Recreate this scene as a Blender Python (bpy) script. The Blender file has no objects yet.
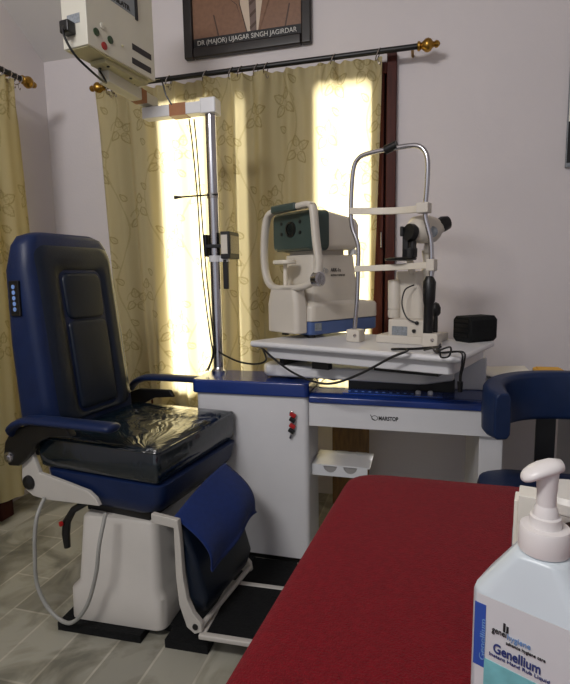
import bpy, bmesh, math, random
from mathutils import Vector as V, Matrix as Mx
random.seed(7)
PI=math.pi
C=bpy.context.scene.collection
# ------------------------------------------------------------ camera
FPX=505.; TH=math.radians(7.4); PS=math.radians(15.3); ROLL=.016; CAMH=1.165
Fw=V((-math.sin(PS)*math.cos(TH),math.cos(PS)*math.cos(TH),-math.sin(TH))); R0=V((math.cos(PS),math.sin(PS),0)); U0=R0.cross(Fw)
Rt=R0*math.cos(ROLL)-U0*math.sin(ROLL); Up=Rt.cross(Fw)
cd=bpy.data.cameras.new('camera'); cam=bpy.data.objects.new('camera',cd); C.objects.link(cam)
cam.matrix_world=Mx(((Rt.x,Up.x,-Fw.x,0),(Rt.y,Up.y,-Fw.y,0),(Rt.z,Up.z,-Fw.z,CAMH),(0,0,0,1)))
cd.sensor_fit='HORIZONTAL'; cd.sensor_width=36; cd.lens=36*FPX/570; cd.clip_start=.02
bpy.context.scene.camera=cam
C0=V((0,0,CAMH))
def ray(px,py): return Fw+Rt*((px-285)/FPX)-Up*((py-342)/FPX)
def onp(px,py,P,N):
    d=ray(px,py); N=V(N); return C0+d*(((V(P)-C0).dot(N))/d.dot(N))
def onz(px,py,z): return onp(px,py,(0,0,z),(0,0,1))
def ony(px,py,y): return onp(px,py,(0,y,0),(0,1,0))
def onx(px,py,x): return onp(px,py,(x,0,0),(1,0,0))
class Fr:
    """upright local frame at a point turned about z"""
    def __init__(s,x,y,z,deg): s.o=V((x,y,z)); s.a=math.radians(deg); s.x=V((math.cos(s.a),math.sin(s.a),0)); s.y=V((-s.x.y,s.x.x,0))
    def W(s,p): return s.o+s.x*p[0]+s.y*p[1]+V((0,0,p[2]))
    def L(s,w): d=V(w)-s.o; return V((d.dot(s.x),d.dot(s.y),d.z))
    def py(s,px,py_,val): return s.L(onp(px,py_,s.W((0,val,0)),s.y))
    def px(s,px_,py_,val): return s.L(onp(px_,py_,s.W((val,0,0)),s.x))
    def pz(s,px_,py_,val): return s.L(onz(px_,py_,s.o.z+val))
# ------------------------------------------------------------ materials
def srgb(r,g,b):
    f=lambda c:(c/12.92 if c<=.04045 else ((c+.055)/1.055)**2.4)
    return (f(r/255),f(g/255),f(b/255),1)
def mat(name,col,rough=.5,metal=0,var=.06,scale=20,bump=0,bscale=60,spec=.5,coat=0,sheen=0,emis=None,trans=0,stretch=None):
    m=bpy.data.materials.new(name); m.use_nodes=True; nt=m.node_tree; b=nt.nodes['Principled BSDF']
    b.inputs['Roughness'].default_value=rough; b.inputs['Metallic'].default_value=metal
    b.inputs['Specular IOR Level'].default_value=spec; b.inputs['Coat Weight'].default_value=coat
    b.inputs['Sheen Weight'].default_value=sheen; b.inputs['Transmission Weight'].default_value=trans
    c=srgb(*col)
    tc=nt.nodes.new('ShaderNodeTexCoord'); n=nt.nodes.new('ShaderNodeTexNoise'); n.inputs['Scale'].default_value=scale; n.inputs['Detail'].default_value=4
    vec=tc.outputs['Object']
    if stretch:
        mp=nt.nodes.new('ShaderNodeMapping'); mp.inputs['Scale'].default_value=stretch; nt.links.new(vec,mp.inputs[0]); vec=mp.outputs[0]
    nt.links.new(vec,n.inputs['Vector'])
    r=nt.nodes.new('ShaderNodeValToRGB'); nt.links.new(n.outputs['Fac'],r.inputs[0])
    r.color_ramp.elements[0].position=.3; r.color_ramp.elements[1].position=.7
    r.color_ramp.elements[0].color=[x*(1-var) for x in c[:3]]+[1]; r.color_ramp.elements[1].color=[min(1,x*(1+var)) for x in c[:3]]+[1]
    nt.links.new(r.outputs[0],b.inputs['Base Color'])
    if bump:
        n2=nt.nodes.new('ShaderNodeTexNoise'); n2.inputs['Scale'].default_value=bscale; n2.inputs['Detail'].default_value=5; nt.links.new(vec,n2.inputs['Vector'])
        bp=nt.nodes.new('ShaderNodeBump'); bp.inputs['Strength'].default_value=bump; bp.inputs['Distance'].default_value=.01
        nt.links.new(n2.outputs['Fac'],bp.inputs['Height']); nt.links.new(bp.outputs[0],b.inputs['Normal'])
    if emis:
        b.inputs['Emission Color'].default_value=srgb(*emis[0]); b.inputs['Emission Strength'].default_value=emis[1]
    return m
M={}
M['wall']=mat('wall_paint',(210,204,205),.85,var=.025,scale=3,bump=.08,bscale=90)
M['ceil']=mat('ceiling_paint',(215,210,208),.9,var=.02,scale=3)
M['soff']=mat('soffit_paint',(205,202,200),.9,var=.02,scale=3)
M['white']=mat('white_laminate',(214,214,216),.35,var=.02,scale=8)
M['chairwhite']=mat('white_plastic',(186,182,175),.45,var=.05,scale=6)
M['cream']=mat('cream_paint',(200,197,184),.45,var=.03,scale=9)
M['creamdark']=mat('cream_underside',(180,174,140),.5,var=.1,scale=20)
M['blue']=mat('blue_laminate',(22,50,120),.22,var=.05,scale=6,coat=.3)
M['vinyl']=mat('blue_vinyl',(14,32,70),.42,var=.1,scale=15,bump=.1,bscale=200,spec=.35)
M['vinyldark']=mat('dark_blue_vinyl',(13,24,40),.38,var=.1,scale=15,bump=.1,bscale=200,spec=.35)
M['cloth']=mat('blue_cloth',(20,42,100),.85,var=.12,scale=60,bump=.3,bscale=400,spec=.2,sheen=.1)
M['stool']=mat('navy_vinyl',(15,36,72),.45,var=.1,scale=15,bump=.1,bscale=200,spec=.35)
M['black']=mat('black_plastic',(11,11,12),.4,var=.1,scale=20)
M['rubber']=mat('black_rubber',(20,21,22),.8,var=.3,scale=80,bump=.3,bscale=150,spec=.2)
M['chrome']=mat('chrome_tube',(190,190,195),.22,metal=1,var=.03)
M['steel']=mat('polished_steel',(185,180,175),.1,metal=1,var=.05)
M['brass']=mat('brass',(170,132,62),.3,metal=1,var=.1)
M['wood']=mat('dark_red_wood',(64,27,21),.5,spec=.18,var=.3,scale=9,stretch=(12,12,.8),bump=.05)
M['ply']=mat('brown_plywood',(118,88,48),.55,var=.3,scale=9,stretch=(8,8,1.2))
M['tape']=mat('brown_tape',(150,96,56),.45,var=.1)
M['offwhite']=mat('offwhite_plastic',(205,198,186),.4,var=.03,scale=10)
M['green']=mat('green_grey_plastic',(56,72,68),.4,var=.05)
M['slate']=mat('slate_blue_plastic',(70,92,140),.4,var=.05)
M['greyl']=mat('grey_label',(130,136,142),.5,var=.25,scale=120)
M['label']=mat('white_label',(212,214,216),.5,var=.02)
M['ivory']=mat('ivory_strap',(222,214,198),.4,var=.03)
M['red']=mat('red_plastic',(170,22,22),.4)
M['red2']=mat('red_dot',(150,40,36),.4)
M['grn']=mat('green_dot',(40,62,36),.4)
M['hose']=mat('grey_hose',(150,150,145),.5)
M['paper']=mat('paper',(225,222,212),.8,var=.03)
M['yellow']=mat('yellow_plastic',(225,170,20),.5)
M['ink']=mat('black_ink',(25,25,28),.6)
M['navyink']=mat('navy_ink',(42,58,120),.6)
M['stripblue']=mat('blue_label_strip',(48,84,170),.5,var=.04)
M['teal']=mat('teal_label',(120,190,196),.5,var=.12,scale=60)
M['lightblue']=mat('light_blue_ink',(110,150,200),.6)
M['lettering']=mat('silver_lettering',(200,198,192),.6)
M['iconblue']=mat('pale_blue_icon',(120,155,215),.5)
M['bottle']=mat('bottle_plastic',(206,216,222),.3,var=.02,spec=.5)
M['pumpw']=mat('white_pump_plastic',(228,224,222),.32,var=.01)
M['screen']=mat('grey_glass_screen',(128,134,138),.15,var=.05)
M['grille']=mat('speaker_grille',(170,160,132),.6,var=.4,scale=300)
M['picbg']=mat('print_background',(120,104,84),.4,var=.15,scale=10)
M['suit']=mat('print_brown_suit',(122,88,66),.4,var=.12,scale=60)
M['suitd']=mat('print_brown_shadow',(72,50,38),.4,var=.1)
M['shirt']=mat('print_shirt',(196,178,158),.4)
M['tie']=mat('print_tie',(104,84,76),.4)
M['skin']=mat('print_skin',(150,108,82),.4)
M['frame']=mat('black_frame_wood',(26,20,19),.35,var=.2,scale=30)
M['cup']=mat('printed_white_tin',(216,214,208),.4,var=.02)
M['outside']=mat('outside_ground',(200,195,180),.9)
# glossy cushion with drawn creases
def cushion_mat():
    m=mat('dark_teal_rexine',(7,22,32),.15,var=.15,scale=12,spec=.8,coat=.15)
    nt=m.node_tree; b=nt.nodes['Principled BSDF']
    tc=nt.nodes.new('ShaderNodeTexCoord')
    mp=nt.nodes.new('ShaderNodeMapping'); mp.inputs['Location'].default_value=(.20,.18,0); mp.inputs['Rotation'].default_value=(0,0,-PI/2)
    nt.links.new(tc.outputs['Object'],mp.inputs[0])
    g=nt.nodes.new('ShaderNodeTexGradient'); g.gradient_type='RADIAL'; nt.links.new(mp.outputs[0],g.inputs[0])
    n0=nt.nodes.new('ShaderNodeTexNoise'); n0.inputs['Scale'].default_value=9; n0.inputs['Detail'].default_value=2; nt.links.new(tc.outputs['Object'],n0.inputs['Vector'])
    a1=nt.nodes.new('ShaderNodeMath'); a1.operation='MULTIPLY_ADD'; a1.inputs[1].default_value=.10; nt.links.new(n0.outputs['Fac'],a1.inputs[0]); nt.links.new(g.outputs['Fac'],a1.inputs[2])
    cx=nt.nodes.new('ShaderNodeCombineXYZ'); nt.links.new(a1.outputs[0],cx.inputs[0])
    n=nt.nodes.new('ShaderNodeTexNoise'); n.inputs['Scale'].default_value=34; n.inputs['Detail'].default_value=3; nt.links.new(cx.outputs[0],n.inputs['Vector'])
    n3=nt.nodes.new('ShaderNodeTexNoise'); n3.inputs['Scale'].default_value=7; n3.inputs['Detail'].default_value=1; nt.links.new(tc.outputs['Object'],n3.inputs['Vector'])
    ad=nt.nodes.new('ShaderNodeMath'); ad.operation='MULTIPLY_ADD'; ad.inputs[1].default_value=.9; nt.links.new(n3.outputs['Fac'],ad.inputs[0]); nt.links.new(n.outputs['Fac'],ad.inputs[2])
    bp=nt.nodes.new('ShaderNodeBump'); bp.inputs['Strength'].default_value=.75; bp.inputs['Distance'].default_value=.02
    sz=nt.nodes.new('ShaderNodeSeparateXYZ'); nt.links.new(tc.outputs['Object'],sz.inputs[0])
    mr=nt.nodes.new('ShaderNodeMapRange'); mr.inputs[1].default_value=.625; mr.inputs[2].default_value=.645; mr.inputs[3].default_value=.12; mr.inputs[4].default_value=.6
    nt.links.new(sz.outputs[2],mr.inputs[0]); nt.links.new(mr.outputs[0],bp.inputs['Strength'])
    nt.links.new(ad.outputs[0],bp.inputs['Height']); nt.links.new(bp.outputs[0],b.inputs['Normal'])
    return m
M['cushion']=cushion_mat()
def red_mat():
    m=mat('red_felt',(116,9,24),.92,var=.16,scale=160,bump=.5,bscale=420,spec=.15,sheen=.05)
    return m
M['redcloth']=red_mat()
def floor_mat():
    m=bpy.data.materials.new('marble_tiles'); m.use_nodes=True; nt=m.node_tree; b=nt.nodes['Principled BSDF']; b.inputs['Roughness'].default_value=.38
    tc=nt.nodes.new('ShaderNodeTexCoord'); mp=nt.nodes.new('ShaderNodeMapping'); mp.inputs['Rotation'].default_value=(0,0,PI/2); mp.inputs['Location'].default_value=(.18,.07,0)
    nt.links.new(tc.outputs['Object'],mp.inputs[0])
    br=nt.nodes.new('ShaderNodeTexBrick'); nt.links.new(mp.outputs[0],br.inputs[0])
    br.inputs['Scale'].default_value=1; br.inputs['Mortar Size'].default_value=.0042; br.inputs['Mortar Smooth'].default_value=.3
    br.inputs['Brick Width'].default_value=.46; br.inputs['Row Height'].default_value=.155; br.offset=.4
    br.inputs['Color1'].default_value=srgb(140,138,128); br.inputs['Color2'].default_value=srgb(172,170,158); br.inputs['Mortar'].default_value=srgb(188,184,172)
    br.inputs['Bias'].default_value=.1
    n=nt.nodes.new('ShaderNodeTexNoise'); n.inputs['Scale'].default_value=4; n.inputs['Detail'].default_value=8; n.inputs['Distortion'].default_value=1.6; nt.links.new(tc.outputs['Object'],n.inputs['Vector'])
    r=nt.nodes.new('ShaderNodeValToRGB'); nt.links.new(n.outputs['Fac'],r.inputs[0])
    e=r.color_ramp.elements; e[0].position=.38; e[0].color=(.44,.44,.40,1); e[1].position=.56; e[1].color=(1,1,.97,1)
    x=e.new(.47); x.color=(.72,.71,.65,1)
    mx=nt.nodes.new('ShaderNodeMix'); mx.data_type='RGBA'; mx.blend_type='MULTIPLY'; mx.inputs[0].default_value=.85
    nt.links.new(br.outputs['Color'],mx.inputs[6]); nt.links.new(r.outputs[0],mx.inputs[7]); nt.links.new(mx.outputs[2],b.inputs['Base Color'])
    return m
M['floor']=floor_mat()
def glass_mat():
    m=bpy.data.materials.new('window_glass'); m.use_nodes=True; nt=m.node_tree; nt.nodes.clear()
    o=nt.nodes.new('ShaderNodeOutputMaterial'); mx=nt.nodes.new('ShaderNodeMixShader'); t=nt.nodes.new('ShaderNodeBsdfTransparent'); g=nt.nodes.new('ShaderNodeBsdfGlossy')
    g.inputs['Roughness'].default_value=.03; mx.inputs[0].default_value=.06
    nt.links.new(t.outputs[0],mx.inputs[1]); nt.links.new(g.outputs[0],mx.inputs[2]); nt.links.new(mx.outputs[0],o.inputs[0]); return m
M['glass']=glass_mat()
M['greyrack']=mat('grey_plastic',(150,148,146),.5)
def curtain_mat():
    m=bpy.data.materials.new('printed_curtain'); m.use_nodes=True; nt=m.node_tree; nt.nodes.clear()
    o=nt.nodes.new('ShaderNodeOutputMaterial'); ca=nt.nodes.new('ShaderNodeVertexColor'); ca.layer_name='print'
    n=nt.nodes.new('ShaderNodeTexNoise'); n.inputs['Scale'].default_value=5; tc=nt.nodes.new('ShaderNodeTexCoord'); nt.links.new(tc.outputs['Object'],n.inputs['Vector'])
    mx=nt.nodes.new('ShaderNodeMix'); mx.data_type='RGBA'; nt.links.new(ca.outputs[0],mx.inputs[0])
    mx.inputs[6].default_value=srgb(205,193,150); mx.inputs[7].default_value=srgb(172,158,112)
    d=nt.nodes.new('ShaderNodeBsdfDiffuse'); t=nt.nodes.new('ShaderNodeBsdfTranslucent'); s=nt.nodes.new('ShaderNodeMixShader'); s.inputs[0].default_value=.47
    nt.links.new(mx.outputs[2],d.inputs[0]); nt.links.new(mx.outputs[2],t.inputs[0]); nt.links.new(d.outputs[0],s.inputs[1]); nt.links.new(t.outputs[0],s.inputs[2])
    nt.links.new(s.outputs[0],o.inputs[0]); return m
M['curtain']=curtain_mat()
# ------------------------------------------------------------ object helpers
MW={}
def tag(o,label=None,cat=None,group=None,kind=None):
    if label:o['label']=label
    if cat:o['category']=cat
    if group:o['group']=group
    if kind:o['kind']=kind
    return o
def thing(name,label,cat,loc=(0,0,0),rotz=0,group=None):
    o=bpy.data.objects.new(name,None); C.objects.link(o); o.location=loc; o.rotation_euler=(0,0,rotz); o.empty_display_size=.05
    MW[o.name]=Mx.Translation(V(loc))@Mx.Rotation(rotz,4,'Z'); return tag(o,label,cat,group)
def obj(name,bm,m,parent=None,bevel=0,seg=3,smooth=True,local=False,solid=0,sub=0,angle=35,label=None):
    """link bm as one mesh object; coordinates are world unless local"""
    W=MW[parent.name] if parent else Mx()
    if not parent:
        cs=[v.co for v in bm.verts]; 
        c=V((sum(v.x for v in cs)/len(cs),sum(v.y for v in cs)/len(cs),min(v.z for v in cs))); W=Mx.Translation(c)
    if not local: bmesh.ops.transform(bm,matrix=W.inverted(),verts=bm.verts)
    bmesh.ops.recalc_face_normals(bm,faces=bm.faces)
    me=bpy.data.meshes.new(name); bm.to_mesh(me); bm.free()
    ms=m if isinstance(m,list) else [m]
    for k in ms: me.materials.append(k)
    if smooth:
        me.shade_smooth()
        me.set_sharp_from_angle(angle=math.radians(angle))
    o=bpy.data.objects.new(name,me); C.objects.link(o)
    if parent: o.parent=parent
    else: o.location=W.translation
    MW[o.name]=W
    if sub:
        s=o.modifiers.new('s','SUBSURF'); s.levels=sub; s.render_levels=sub
    if solid:
        s=o.modifiers.new('t','SOLIDIFY'); s.thickness=solid; s.offset=0
    if bevel:
        b=o.modifiers.new('b','BEVEL'); b.width=bevel; b.segments=seg; b.limit_method='ANGLE'; b.angle_limit=math.radians(40)
        me.shade_smooth()
        for e in me.edges: pass
        a=me.attributes.get('sharp_edge')
        if a: me.attributes.remove(a)
        w=o.modifiers.new('w','WEIGHTED_NORMAL'); w.keep_sharp=True
    if label:o['label']=label
    return o
def nb(): return bmesh.new()
def box(bm,a,b,rot=None,piv=None):
    vs=[V((x,y,z)) for x in (a[0],b[0]) for y in (a[1],b[1]) for z in (a[2],b[2])]
    if rot: 
        p=V(piv) if piv else (V(a)+V(b))/2
        vs=[p+rot@(q-p) for q in vs]
    w=[bm.verts.new(q) for q in vs]
    for f in ((0,1,3,2),(4,6,7,5),(0,4,5,1),(2,3,7,6),(0,2,6,4),(1,5,7,3)): bm.faces.new([w[i] for i in f])
    return bm
def B(a,b): return box(nb(),a,b)
def prism(bm,pts,d):
    """pts: list of 3D points of a planar outline, d: extrusion vector"""
    d=V(d); a=[bm.verts.new(V(p)) for p in pts]; b=[bm.verts.new(V(p)+d) for p in pts]; n=len(a)
    bm.faces.new(a); bm.faces.new(b[::-1])
    for i in range(n): bm.faces.new((a[i],a[(i+1)%n],b[(i+1)%n],b[i]))
    return bm
def loft(bm,rings,cap=True,closed=True):
    R=[[bm.verts.new(V(p)) for p in r] for r in rings]; n=len(R[0])
    for i in range(len(R)-1):
        for j in range(n if closed else n-1): bm.faces.new((R[i][j],R[i][(j+1)%n],R[i+1][(j+1)%n],R[i+1][j]))
    if cap: bm.faces.new(R[0][::-1]); bm.faces.new(R[-1])
    return bm
def spline(P,n=8):
    P=[V(p) for p in P]; o=[]
    for i in range(len(P)-1):
        a=P[max(i-1,0)];b=P[i];c=P[i+1];d=P[min(i+2,len(P)-1)]
        for k in range(n):
            t=k/n; o.append(.5*((2*b)+(c-a)*t+(2*a-5*b+4*c-d)*t*t+(3*b-a-3*c+d)*t**3))
    return o+[P[-1]]
def tube(bm,P,r,n=10,smooth=0,closed=False):
    if smooth: P=spline(P,smooth)
    P=[V(p) for p in P]; m=len(P)
    if not isinstance(r,(list,tuple)): r=[r]*m
    rings=[]; ref=None
    for i in range(m):
        t=(P[min(i+1,m-1)]-P[max(i-1,0)]).normalized()
        if ref is None: ref=t.orthogonal().normalized()
        ref=(ref-t*ref.dot(t)).normalized(); q=t.cross(ref)
        rings.append([P[i]+(ref*math.cos(2*PI*k/n)+q*math.sin(2*PI*k/n))*r[i] for k in range(n)])
    return loft(bm,rings)
def cyl(bm,a,b,r0,r1=None,n=24): return tube(bm,[a,b],[r0,r0 if r1 is None else r1],n)
def lathe(bm,c,prof,axis=(0,0,1),n=28):
    c=V(c);ax=V(axis).normalized();q=ax.orthogonal().normalized();w=ax.cross(q)
    return loft(bm,[[c+ax*h+(q*math.cos(2*PI*k/n)+w*math.sin(2*PI*k/n))*max(r,1e-4) for k in range(n)] for r,h in prof])
def rrect(x0,x1,y0,y1,r,n=5):
    o=[]
    for cx,cy,a in ((x1-r,y1-r,0),(x0+r,y1-r,PI/2),(x0+r,y0+r,PI),(x1-r,y0+r,1.5*PI)):
        for k in range(n+1): t=a+PI/2*k/n; o.append((cx+r*math.cos(t),cy+r*math.sin(t)))
    return o
def text(name,s,size,m,parent,origin,xdir,ydir,ext=.0006,align='LEFT',width=None,bold=0):
    cu=bpy.data.curves.new(name,'FONT'); cu.body=s; cu.size=size; cu.extrude=ext; cu.align_x=align; cu.offset=bold
    t=bpy.data.objects.new(name,cu); C.objects.link(t); bpy.context.view_layer.update()
    me=bpy.data.meshes.new_from_object(t.evaluated_get(bpy.context.evaluated_depsgraph_get()))
    bpy.data.objects.remove(t); bm=nb(); bm.from_mesh(me); bpy.data.meshes.remove(me)
    if width:
        xs=[v.co.x for v in bm.verts]; k=width/(max(xs)-min(xs)); bmesh.ops.scale(bm,vec=(k,1,1),verts=bm.verts)
    x=V(xdir).normalized(); y=V(ydir).normalized(); z=x.cross(y)
    T=Mx((( x.x,y.x,z.x,origin[0]),(x.y,y.y,z.y,origin[1]),(x.z,y.z,z.z,origin[2]),(0,0,0,1)))
    bmesh.ops.transform(bm,matrix=T,verts=bm.verts)
    return obj(name,bm,m,parent,smooth=False)
def struct(name,bm,m,**k): return tag(obj(name,bm,m,**k),kind='structure')
# ------------------------------------------------------------ room shell
YB=2.56; XL=-2.08; XR=1.6; ZC=3.0; YN=-2.2
WX1=ony(396.5,100,YB-.03).x+.0; WX0,WZ0,WZ1=-1.60,.50,ony(390,58,YB-.03).z-.045
struct('floor',B((XL-.1,YN,-.06),(XR+.1,YB+.15,0)),M['floor'],smooth=False)
struct('ceiling',B((XL-.1,YN,ZC),(XR+.1,YB+.15,ZC+.1)),M['ceil'],smooth=False)
bm=nb(); box(bm,(XL-.1,YB,0),(WX0,YB+.15,ZC)); box(bm,(WX1,YB,0),(XR+.1,YB+.15,ZC)); box(bm,(WX0,YB,0),(WX1,YB+.15,WZ0)); box(bm,(WX0,YB,WZ1),(WX1,YB+.15,ZC))
struct('wall_back',bm,M['wall'],smooth=False)
struct('wall_left',B((XL-.1,YN,0),(XL,YB,ZC)),M['wall'],smooth=False)
struct('wall_right',B((XR,YN,0),(XR+.1,YB,ZC)),M['wall'],smooth=False)
# sloping stair underside over the corner
a=onx(47,67,XL+.001); b=onx(0,0,XL+.001); s=(b.z-a.z)/(a.y-b.y); z0=a.z-s*(YB-a.y)
xr=ony(104,60,YB).x
bm=nb(); y2=YB-(ZC-z0)/s
prism(bm,[(XL,YB,z0),(XL,y2,ZC),(XL,YB,ZC)],(xr-XL,0,0)); struct('trim_1',bm,M['soff'],smooth=False)
# window: wooden frame, glass, shutters
bm=nb()
def frame_rect(bm,x0,x1,z0,z1,w,y0,y1):
    box(bm,(x0,y0,z0),(x0+w,y1,z1)); box(bm,(x1-w,y0,z0),(x1,y1,z1)); box(bm,(x0+w,y0,z0),(x1-w,y1,z0+w)); box(bm,(x0+w,y0,z1-w),(x1-w,y1,z1))
frame_rect(bm,WX0,WX1,WZ0,WZ1,.055,YB+.02,YB+.11)
win=struct('window_1',bm,M['wood'],bevel=.004)
PX=[ony(p,250,YB-.085).x for p in (163,213,241,245,317,374)]
S=[(WX0+.055,PX[0]),(PX[1],PX[2]),(PX[3],PX[4]),(PX[5],WX1-.055)]
for i,(x0,x1) in enumerate(S):
    bm=nb(); box(bm,(x0,YB+.04,WZ0+.055),(x1,YB+.07,WZ1-.055)); 
    w=x1-x0
    if w>.2:
        for k in range(2):
            zz=WZ0+.14+k*.56; box(bm,(x0+.06,YB+.03,zz),(x1-.06,YB+.04,zz+.42))
    obj('shutter',bm,M['wood'],win,bevel=.003)
bm=nb(); box(bm,(WX0+.05,YB+.085,WZ0+.05),(WX1-.05,YB+.09,WZ1-.05)); obj('pane',bm,M['glass'],win,smooth=False)
# casing board round the window, seen right of the curtain
bm=nb(); box(bm,(WX1-.045,YB-.035,WZ0-.05),(WX1-.0,YB+.02,WZ1+.068)); box(bm,(WX0,YB-.035,WZ0-.05),(WX0+.045,YB+.02,WZ1+.03)); box(bm,(WX0+.045,YB-.035,WZ1-.02),(WX1-.045,YB+.02,WZ1+.03)); box(bm,(WX0+.045,YB-.035,WZ0-.05),(WX1-.045,YB+.02,WZ0-.01))
box(bm,(WX1-.115,YB-.03,WZ0),(WX1-.055,YB+.018,WZ1-.02))
obj('window_casing',bm,M['wood'],win,bevel=.004)
bm=nb(); hp=ony(381,240,YB-.05); tube(bm,[(hp.x,YB-.03,hp.z+.04),(hp.x,YB-.055,hp.z+.035),(hp.x,YB-.055,hp.z-.035),(hp.x,YB-.03,hp.z-.04)],.004); obj('window_handle',bm,M['steel'],win)
# door frame behind the left curtain
bm=nb(); box(bm,(XL-.02,1.88,0),(XL+.12,1.96,2.0)); box(bm,(XL-.02,.93,0),(XL+.12,1.01,2.0)); box(bm,(XL-.02,.93,2.0),(XL+.12,1.96,2.06))
dr=struct('door_1',bm,M['wood'],bevel=.004)
obj('door_leaf',B((XL-.01,1.01,.01),(XL+.03,1.88,2.0)),M['wood'],dr)
# ------------------------------------------------------------ curtains
def leaf(dx,dz,a,L,w):
    """outlined leaf from its base along angle a; returns ink 0..1"""
    x=dx*math.cos(a)+dz*math.sin(a); y=-dx*math.sin(a)+dz*math.cos(a)
    if x<0 or x>L: return 0
    t=x/L; h=w*(math.sin(PI*t**.7))
    if abs(y)>h+.002: return 0
    if abs(abs(y)-h)<.0026: return 1
    if abs(y)<.0014: return .8
    if abs(math.sin((x-abs(y)*.8)*PI/.010))<.28: return .55
    return .28
def vine(s,z):
    s/=1.45; z/=1.45
    """print pattern in fabric coordinates (m)"""
    P=.175; k=math.floor(s/P); ls=s-k*P; ph=k*1.7
    c=.5*P+.035*math.sin(2*PI*z/.44+ph)
    v=.75 if abs(ls-c)<.0028 else 0
    Lz=.155; zz=z+ph*.07; j=math.floor(zz/Lz)
    for jj in (j-1,j,j+1):
        side=1 if (jj%2==0) else -1
        zc=(jj+.4)*Lz-ph*.07; c0=.5*P+.035*math.sin(2*PI*zc/.44+ph)
        # curling tendril ending in a rosette of leaves
        bx=c0+side*.045; bz=zc+.040
        dx=ls-bx; dz=z-bz; r=math.hypot(dx,dz)
        if r<.075:
            th=math.atan2(dz,dx*side); sp=.010+.0045*(th+PI)
            if abs(r-sp)<.0020: v=max(v,.8)
            for a,L,w in ((-2.4,.042,.013),(-.9,.046,.015),(.5,.044,.014),(1.7,.038,.012)):
                aa=a if side>0 else PI-a
                v=max(v,leaf(dx-.010*math.cos(aa),dz-.010*math.sin(aa),aa,L,w))
        t=(z-zc)/.045
        if 0<=t<=1 and abs(ls-(c0+side*.045*t*t))<.0022: v=max(v,.75)
        aa=PI/2+side*.9
        v=max(v,leaf(ls-c0,z-(zc+.10),PI-aa if side<0 else aa,.036,.010))
    return v
def curtain(name,label,P0,P1,z0,z1,off,fold,nx=260,nz=200,hem=0,slack=1.0,shape=None,group=None):
    """sheet hanging from P0->P1; off(s,z) displacement normal, shape(u,z)-> lateral shift"""
    P0=V(P0);P1=V(P1); d=(P1-P0); W=d.length; t=d.normalized(); nrm=V((t.y,-t.x,0)); bm=nb(); g=[]; lay=bm.loops.layers.color.new('print')
    val={}
    for i in range(nx+1):
        col=[]; u=i/nx
        for j in range(nz+1):
            z=z0+(z1-z0)*j/nz; f=off(u*W,(z-z0)/(z1-z0)); sh=shape(u,(z-z0)/(z1-z0)) if shape else 0
            p=P0+t*(u*W+sh)+nrm*f; vtx=bm.verts.new((p.x,p.y,z)); val[vtx]=vine(u*W*slack+.05,z); col.append(vtx)
        g.append(col)
    for i in range(nx):
        for j in range(nz):
            fc=bm.faces.new((g[i][j],g[i+1][j],g[i+1][j+1],g[i][j+1]))
            for l in fc.loops: q=val[l.vert]; l[lay]=(q,q,q,1)
    o=obj(name,bm,M['curtain'],angle=180); return tag(o,label,'curtain',group)
def folds(amps,top=.5):
    def f(s,h):
        a=0
        for (amp,wl,ph) in amps: a+=amp*math.sin(2*PI*s/wl+ph+.5*math.sin(3*h+ph))
        k=(1-.45*h); pin=.012*math.cos(2*PI*s/.055)*max(0,(h-.9)/.1) 
        return a*k+pin
    return f
yc=YB-.085
xA=ony(104,110,yc).x; xM=ony(238,110,yc).x; xB=ony(382,100,yc).x
zt=ony(300,75,yc).z+.035
def shapeL(u,h): return (1-u)*(.055*(1-h)+.03*math.exp(-((h-.72)/.12)**2)*0-.03*h)+ .0
curtain('window_curtain','printed yellow curtain hanging left of the chrome pole over the window, by the room corner',(xA,yc,0),(xM,yc,0),.42,zt,folds([(.030,.19,.3),(.016,.085,1.2),(.010,.31,2)]),0,slack=1.25,nx=330,nz=560,shape=shapeL,group='window curtains')
def foldR(s,h):
    W=xB-xM
    # deep folds near the left side, flat to the right
    k=max(0,1-s/(.42)); 
    return (.012+.032*k)*math.sin(2*PI*s/(.115+.03*(1-k)) +.6*math.sin(2.2*h))*(1-.35*h)+.009*math.sin(2*PI*s/.45+1)+.006*math.sin(2*PI*s/.071+2*h)+.012*math.cos(2*PI*s/.055)*max(0,(h-.92)/.08)
curtain('window_curtain','printed yellow curtain hanging behind the instruments, right half of the window',(xM-.02,yc-.004,0),(xB,yc-.004,0),.42,zt-.002,foldR,0,slack=1.2,nx=420,nz=560,shape=lambda u,h:-u*u*.055*(1-h)**1.2,group='window curtains')
pe=onx(17,100,XL+.17); pw_=onx(33,222,XL+.17); zdt=onx(8,78,XL+.17).z
curtain('door_curtain','printed yellow curtain hanging on the left wall behind the treatment chair',(XL+.17,.85,0),(XL+.17,pe.y,0),onx(12,499,XL+.17).z,zdt,folds([(.018,.17,.3),(.008,.09,1.2)]),0,nx=420,nz=380,slack=1.2,shape=lambda u,h:u*(pw_.y-pe.y)*min(1,(1-h)*2.2))
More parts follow.
